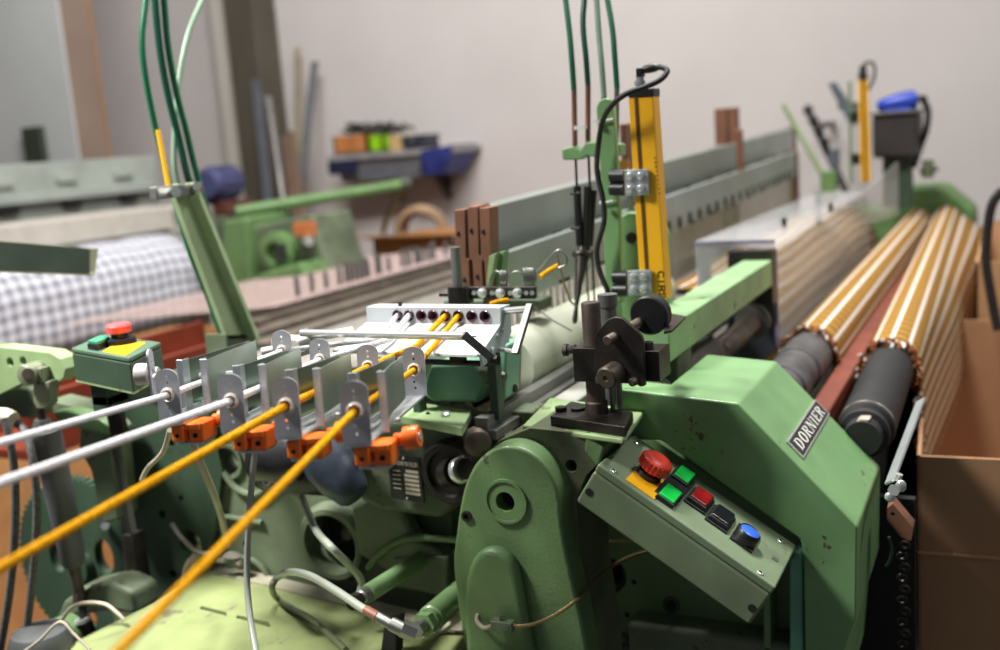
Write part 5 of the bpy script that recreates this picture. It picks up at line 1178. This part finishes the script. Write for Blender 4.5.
obj('side_bore', MB().cyl(q0, q0+V(-.0006,0,0), .005, n=16).cyl(q1, q1+V(-.0006,0,0), .005, n=16), hole_black, cp)
# ------------------------------------------------------------------ emergency stop box at the left
sb = thing('emergency_stop_box', at(118,395,D=1.4), 'dark green box with faded red stop button and yellow label, at left', 'control box')
F_ = at(129,358,D=1.36); L_ = at(71,348,Z=F_.z); R_ = at(161,342,Z=F_.z); B_ = L_+R_-F_
hb = F_.z-at(131,396,D=1.365).z
obj('box_body', MB().prism([q-V(0,0,.007) for q in (F_, R_, B_, L_)], (0,0,-hb+.007)), green_dark, sb, .003)
obj('box_lid', MB().prism([F_, R_, B_, L_], (0,0,-.0065)), mat('bottle_green_lid', (78,104,84), .5, var=.15), sb, .002)
obj('base_rim', MB().prism([q-V(0,0,hb-.004) for q in (F_, R_, B_, L_)], (0,0,-.003)), green_pale, sb, .0)
def top(px, py): return at(px, py, Z=F_.z)
obj('yellow_label', MB().prism([top(103,352),top(126,356),top(146,343),top(122,340)], (0,0,.0012)), yellow, sb)
bc = top(121,344)
obj('stop_collar', MB().lathe(bc, (0,0,1), [(0,.022),(.008,.021),(.010,.012),(.02,.012)], 24), black, sb)
obj('stop_button', MB().lathe(bc+V(0,0,.016), (0,0,1), [(0,.010),(.001,.0165),(.010,.0175),(.013,.0155),(.014,.01)], 28), red_pale, sb, label='faded red mushroom button')
gc = top(100,347); uu_ = (F_-L_).normalized(); vv_ = (R_-F_).normalized()
def pd(c, a, b_, z0, z1): return MB().loft([c+uu_*(i*a)+vv_*(j*b_)+V(0,0,z0) for i, j in ((-1,-1),(1,-1),(1,1),(-1,1))], [c+uu_*(i*a)+vv_*(j*b_)+V(0,0,z1) for i, j in ((-1,-1),(1,-1),(1,1),(-1,1))])
obj('button_base', pd(gc, .015, .022, 0, .008), black, sb, .001)
obj('start_button', pd(gc, .014, .020, .008, .0125), mat('jade_button', (64,140,108), .4), sb, .001, label='jade green rectangular button')
sd_ = (R_-F_).normalized(); nr = sd_.cross(V(0,0,1)); nr = nr if nr.y < 0 else -nr
gl = at(145,374,D=1.34)
obj('cable_gland', MB().lathe(gl, nr, [(-.01,.014),(0,.014),(.006,.013),(.008,.009),(.018,.008)], 20), mat('pale_gland', (196,188,186), .5), sb)
mid = (F_+L_+R_+B_)/4; mid.z = F_.z-hb
part('box_arm', MB().box2(V(mid.x-.02, mid.y+.01, mid.z-.0), V(mid.x+.02, mid.y+.04, mid.z-.035)).box2(V(mid.x-.02, mid.y+.01, mid.z-.02), V(1.34, mid.y+.04, mid.z-.045)), green_dark, None, .002)
part('box_post_strip', MB().prism(pts([(102,396),(116,397),(126,440),(112,440)], X=1.19), (.01,0,0)), iron)
# ------------------------------------------------------------------ left machinery
lv = part('swing_lever', MB().prism(pts([(-30,346),(0,347),(50,353),(60,359),(65,369),(63,378),(56,383),(44,381),(20,384),(0,394),(-30,400)], X=1.12), (.03,0,0), [circ(at(10,362,X=1.12),(1,0,0),.0075), circ(at(23,361,X=1.12),(1,0,0),.0075)]), green_pale, None, .004)
obj('lever_bore', MB().cyl(at(10,362,X=1.14), at(10,362,X=1.145), .0075).cyl(at(23,361,X=1.14), at(23,361,X=1.145), .0075), hole_black, lv)
part('lever_casting', MB().prism(pts([(-30,392),(10,384),(28,388),(34,402),(30,420),(0,416),(-30,430)], X=1.16), (.05,0,0)), green_old, None, .008, seg=3)
b = MB().lathe(at(30,374,X=1.10), (1,0,0), [(-.012,.014),(-.01,.017),(.028,.017),(.03,.014)]).box2(at(36,368,X=1.102), at(52,380,X=1.12)).prism(pts([(33,384),(50,381),(48,405),(44,409),(37,409),(33,402)], X=1.105), (.02,0,0))
re = part('rod_end', b, mat('dull_cast_green', (122,128,104), .5, .2, var=.2), None, .002)
obj('eye_pin', MB().cyl(at(28,374,X=1.085), at(28,374,X=1.10), .009), iron_brown, re)
obj('stud', MB().cyl(at(40,405,X=1.115), at(43,428,X=1.115), .0065, n=12), iron, re)
obj('lock_nut', MB().lathe(at(42,419,X=1.115), at(43,428,X=1.115)-at(42,419,X=1.115), [(0,.012),(.010,.016),(.014,.016)], 6), steel_dull, re)
a, c = at(46,428,X=1.115), at(74,564,X=1.14)
sl_ = part('spring_sleeve', MB().lathe(a, c-a, [(0,.014),(.002,.022),((c-a).length*.5,.0225),((c-a).length-.004,.019),((c-a).length,.017)], 28), mat('grey_sleeve', (86,86,88), .6, var=.15, bump=.3), None)
obj('piston_rod', MB().cyl(c, at(79,592,X=1.15), .0095).cyl(at(79,592,X=1.15), at(80,602,X=1.15), .011, n=6), iron_brown, sl_)
obj('lower_rod', MB().cyl(at(80,598,X=1.15), at(84,622,X=1.15), .006).cyl(at(83,618,X=1.15), at(90,636,X=1.15), .012), iron, sl_)
obj('lower_collar', MB().ring(at(83,622,X=1.145), (0,.2,1), .013, .006, .006), steel_bright, sl_)
# big toothed wheel with kidney openings
gc_ = at(84,566,X=1.34); Rg = .170
o_ = []
for k in range(72):
    for s, r in ((0,Rg),(.35,Rg),(.5,Rg+.005),(.85,Rg+.005)):
        t_ = 2*math.pi*(k+s)/72; o_.append(gc_+V(0, r*math.cos(t_), r*math.sin(t_)))
hs = [circ(at(57,556,X=1.34), (1,0,0), .020, 20, .034), circ(at(104,557,X=1.34), (1,0,0), .024, 20, .036), circ(at(86,618,X=1.34), (1,0,0), .03, 20, .02)]
gw = part('toothed_wheel', MB().prism(o_, (.02,0,0), hs), green_dark)
obj('wheel_hub', MB().lathe(gc_, (-1,0,0), [(0,.03),(.02,.028),(.022,.015)]), green_dark, gw)
obj('wheel_bolt', MB().cyl(at(105,526,X=1.335), at(105,526,X=1.32), .008, n=6), steel_bright, gw)
part('finned_casting', MB().prism(pts([(80,420),(104,424),(112,432),(110,446),(118,520),(102,524),(90,470),(78,450)], X=1.22), (.05,0,0)), green_old, None, .005, seg=3)
part('arm_casting', MB().prism(pts([(50,412),(66,410),(98,418),(112,428),(108,436),(84,430),(60,424)], X=1.20), (.03,0,0)), green_cast, None, .005, seg=3)
part('long_rib', MB().prism(pts([(48,400),(100,412),(100,420),(48,410)], X=1.26), (.05,0,0)), green_old, None, .003)
t = thing('roller_chain', at(124,490,X=1.19), 'grey drive chain hanging straight beside the finned casting at left', 'chain')
obj('chain_strip', MB().loft([at(116,444,X=1.195)+V(0,i*.004,j*.002) for i, j in ((-1,-1),(1,-1),(1,1),(-1,1))], [at(132,534,X=1.195)+V(0,i*.004,j*.002) for i, j in ((-1,-1),(1,-1),(1,1),(-1,1))]), rail_m, t)
for k in range(26): obj('chain_link', MB().box(at(116+k*.62, 446+k*3.4, X=1.19), (.012,.012,.0042)), rail_m, t)
part('chain_guard', MB().prism(pts([(122,535),(131,535),(142,610),(130,612)], X=1.21), (.03,0,0)), iron, None, .002)
part('wheel_guard', MB().prism(pts([(55,620),(62,602),(80,588),(110,582),(132,592),(136,616),(110,612),(80,616),(66,628)], X=1.16), (.06,0,0)), green_old, None, .01, seg=3)
part('round_guard', MB().lathe(at(58,640,X=1.12), (-1,.1,.1), [(-.03,.036),(.0,.036),(.012,.030),(.015,.02)]), green_cast)
bt = part('bottom_motor', MB().lathe(at(40,634,X=1.06), (0,0,1), [(-.06,.05),(-.01,.05),(.006,.042),(.012,.02)]), mat('grey_motor_cap', (70,72,72), .6, var=.3))
line('loose_pipe', pts([(24,652),(40,640),(60,622),(74,634),(90,650)], X=1.0), .0022, beige, 'thin pale pipe with a peak at the bottom left corner', 'pipe')
line('loose_pipe', pts([(58,626),(70,609),(84,603),(104,604),(116,612),(124,620)], X=1.1), .003, beige, 'thin pale pipe arching over the round green guard, lower left', 'pipe')
line('braided_hose', [at(4,418,X=1.05), at(10,440,X=1.05), at(15,480,X=1.05), at(15,530,X=1.05), at(10,590,X=1.05), at(0,652,X=1.05)], .0062, braid, 'dark braided hose hanging nearest the left edge')
line('braided_hose', [at(8,418,X=1.08), at(24,430,X=1.07), at(33,462,X=1.06), at(37,510,X=1.06), at(33,575,X=1.06), at(24,652,X=1.06)], .0062, braid, 'dark braided hose bending beside the grey spring sleeve')
t = obj('hose_cuff', MB().tube(pts([(-10,416),(4,416),(13,420)], X=1.065), .013, 12), beige); tag(t, 'beige cuff where two braided hoses leave the left edge', 'cuff')
line('conduit', [at(186,585,X=1.26), at(188,568,X=1.26), at(196,556,X=1.27), at(200,548,X=1.29), at(206,540,X=1.31)], .0075, mat('ribbed_conduit', (186,172,148), .6, bump=.5, bscale=90), 'ribbed beige conduit entering the round frame opening above the tray')
line('cable', [at(172,524,X=1.27), at(182,538,X=1.26), at(196,551,X=1.26), at(212,554,X=1.26), at(224,548,X=1.27)], .004, mat('grey_cable', (140,134,124), .6), 'grey cable looping across the round frame opening above the tray', 'cable')
t = obj('rag_lint', MB().ball(at(232,556,X=1.27), .012, 8, (1,1.6,.6)).ball(at(222,560,X=1.265), .009, 8, (1,1.4,.7)).ball(at(240,563,X=1.27), .008, 8), mat('grey_lint', (120,116,106), .9, var=.3, bump=1, bscale=160)); tag(t, 'small clump of grey lint behind the tray flange', 'lint')
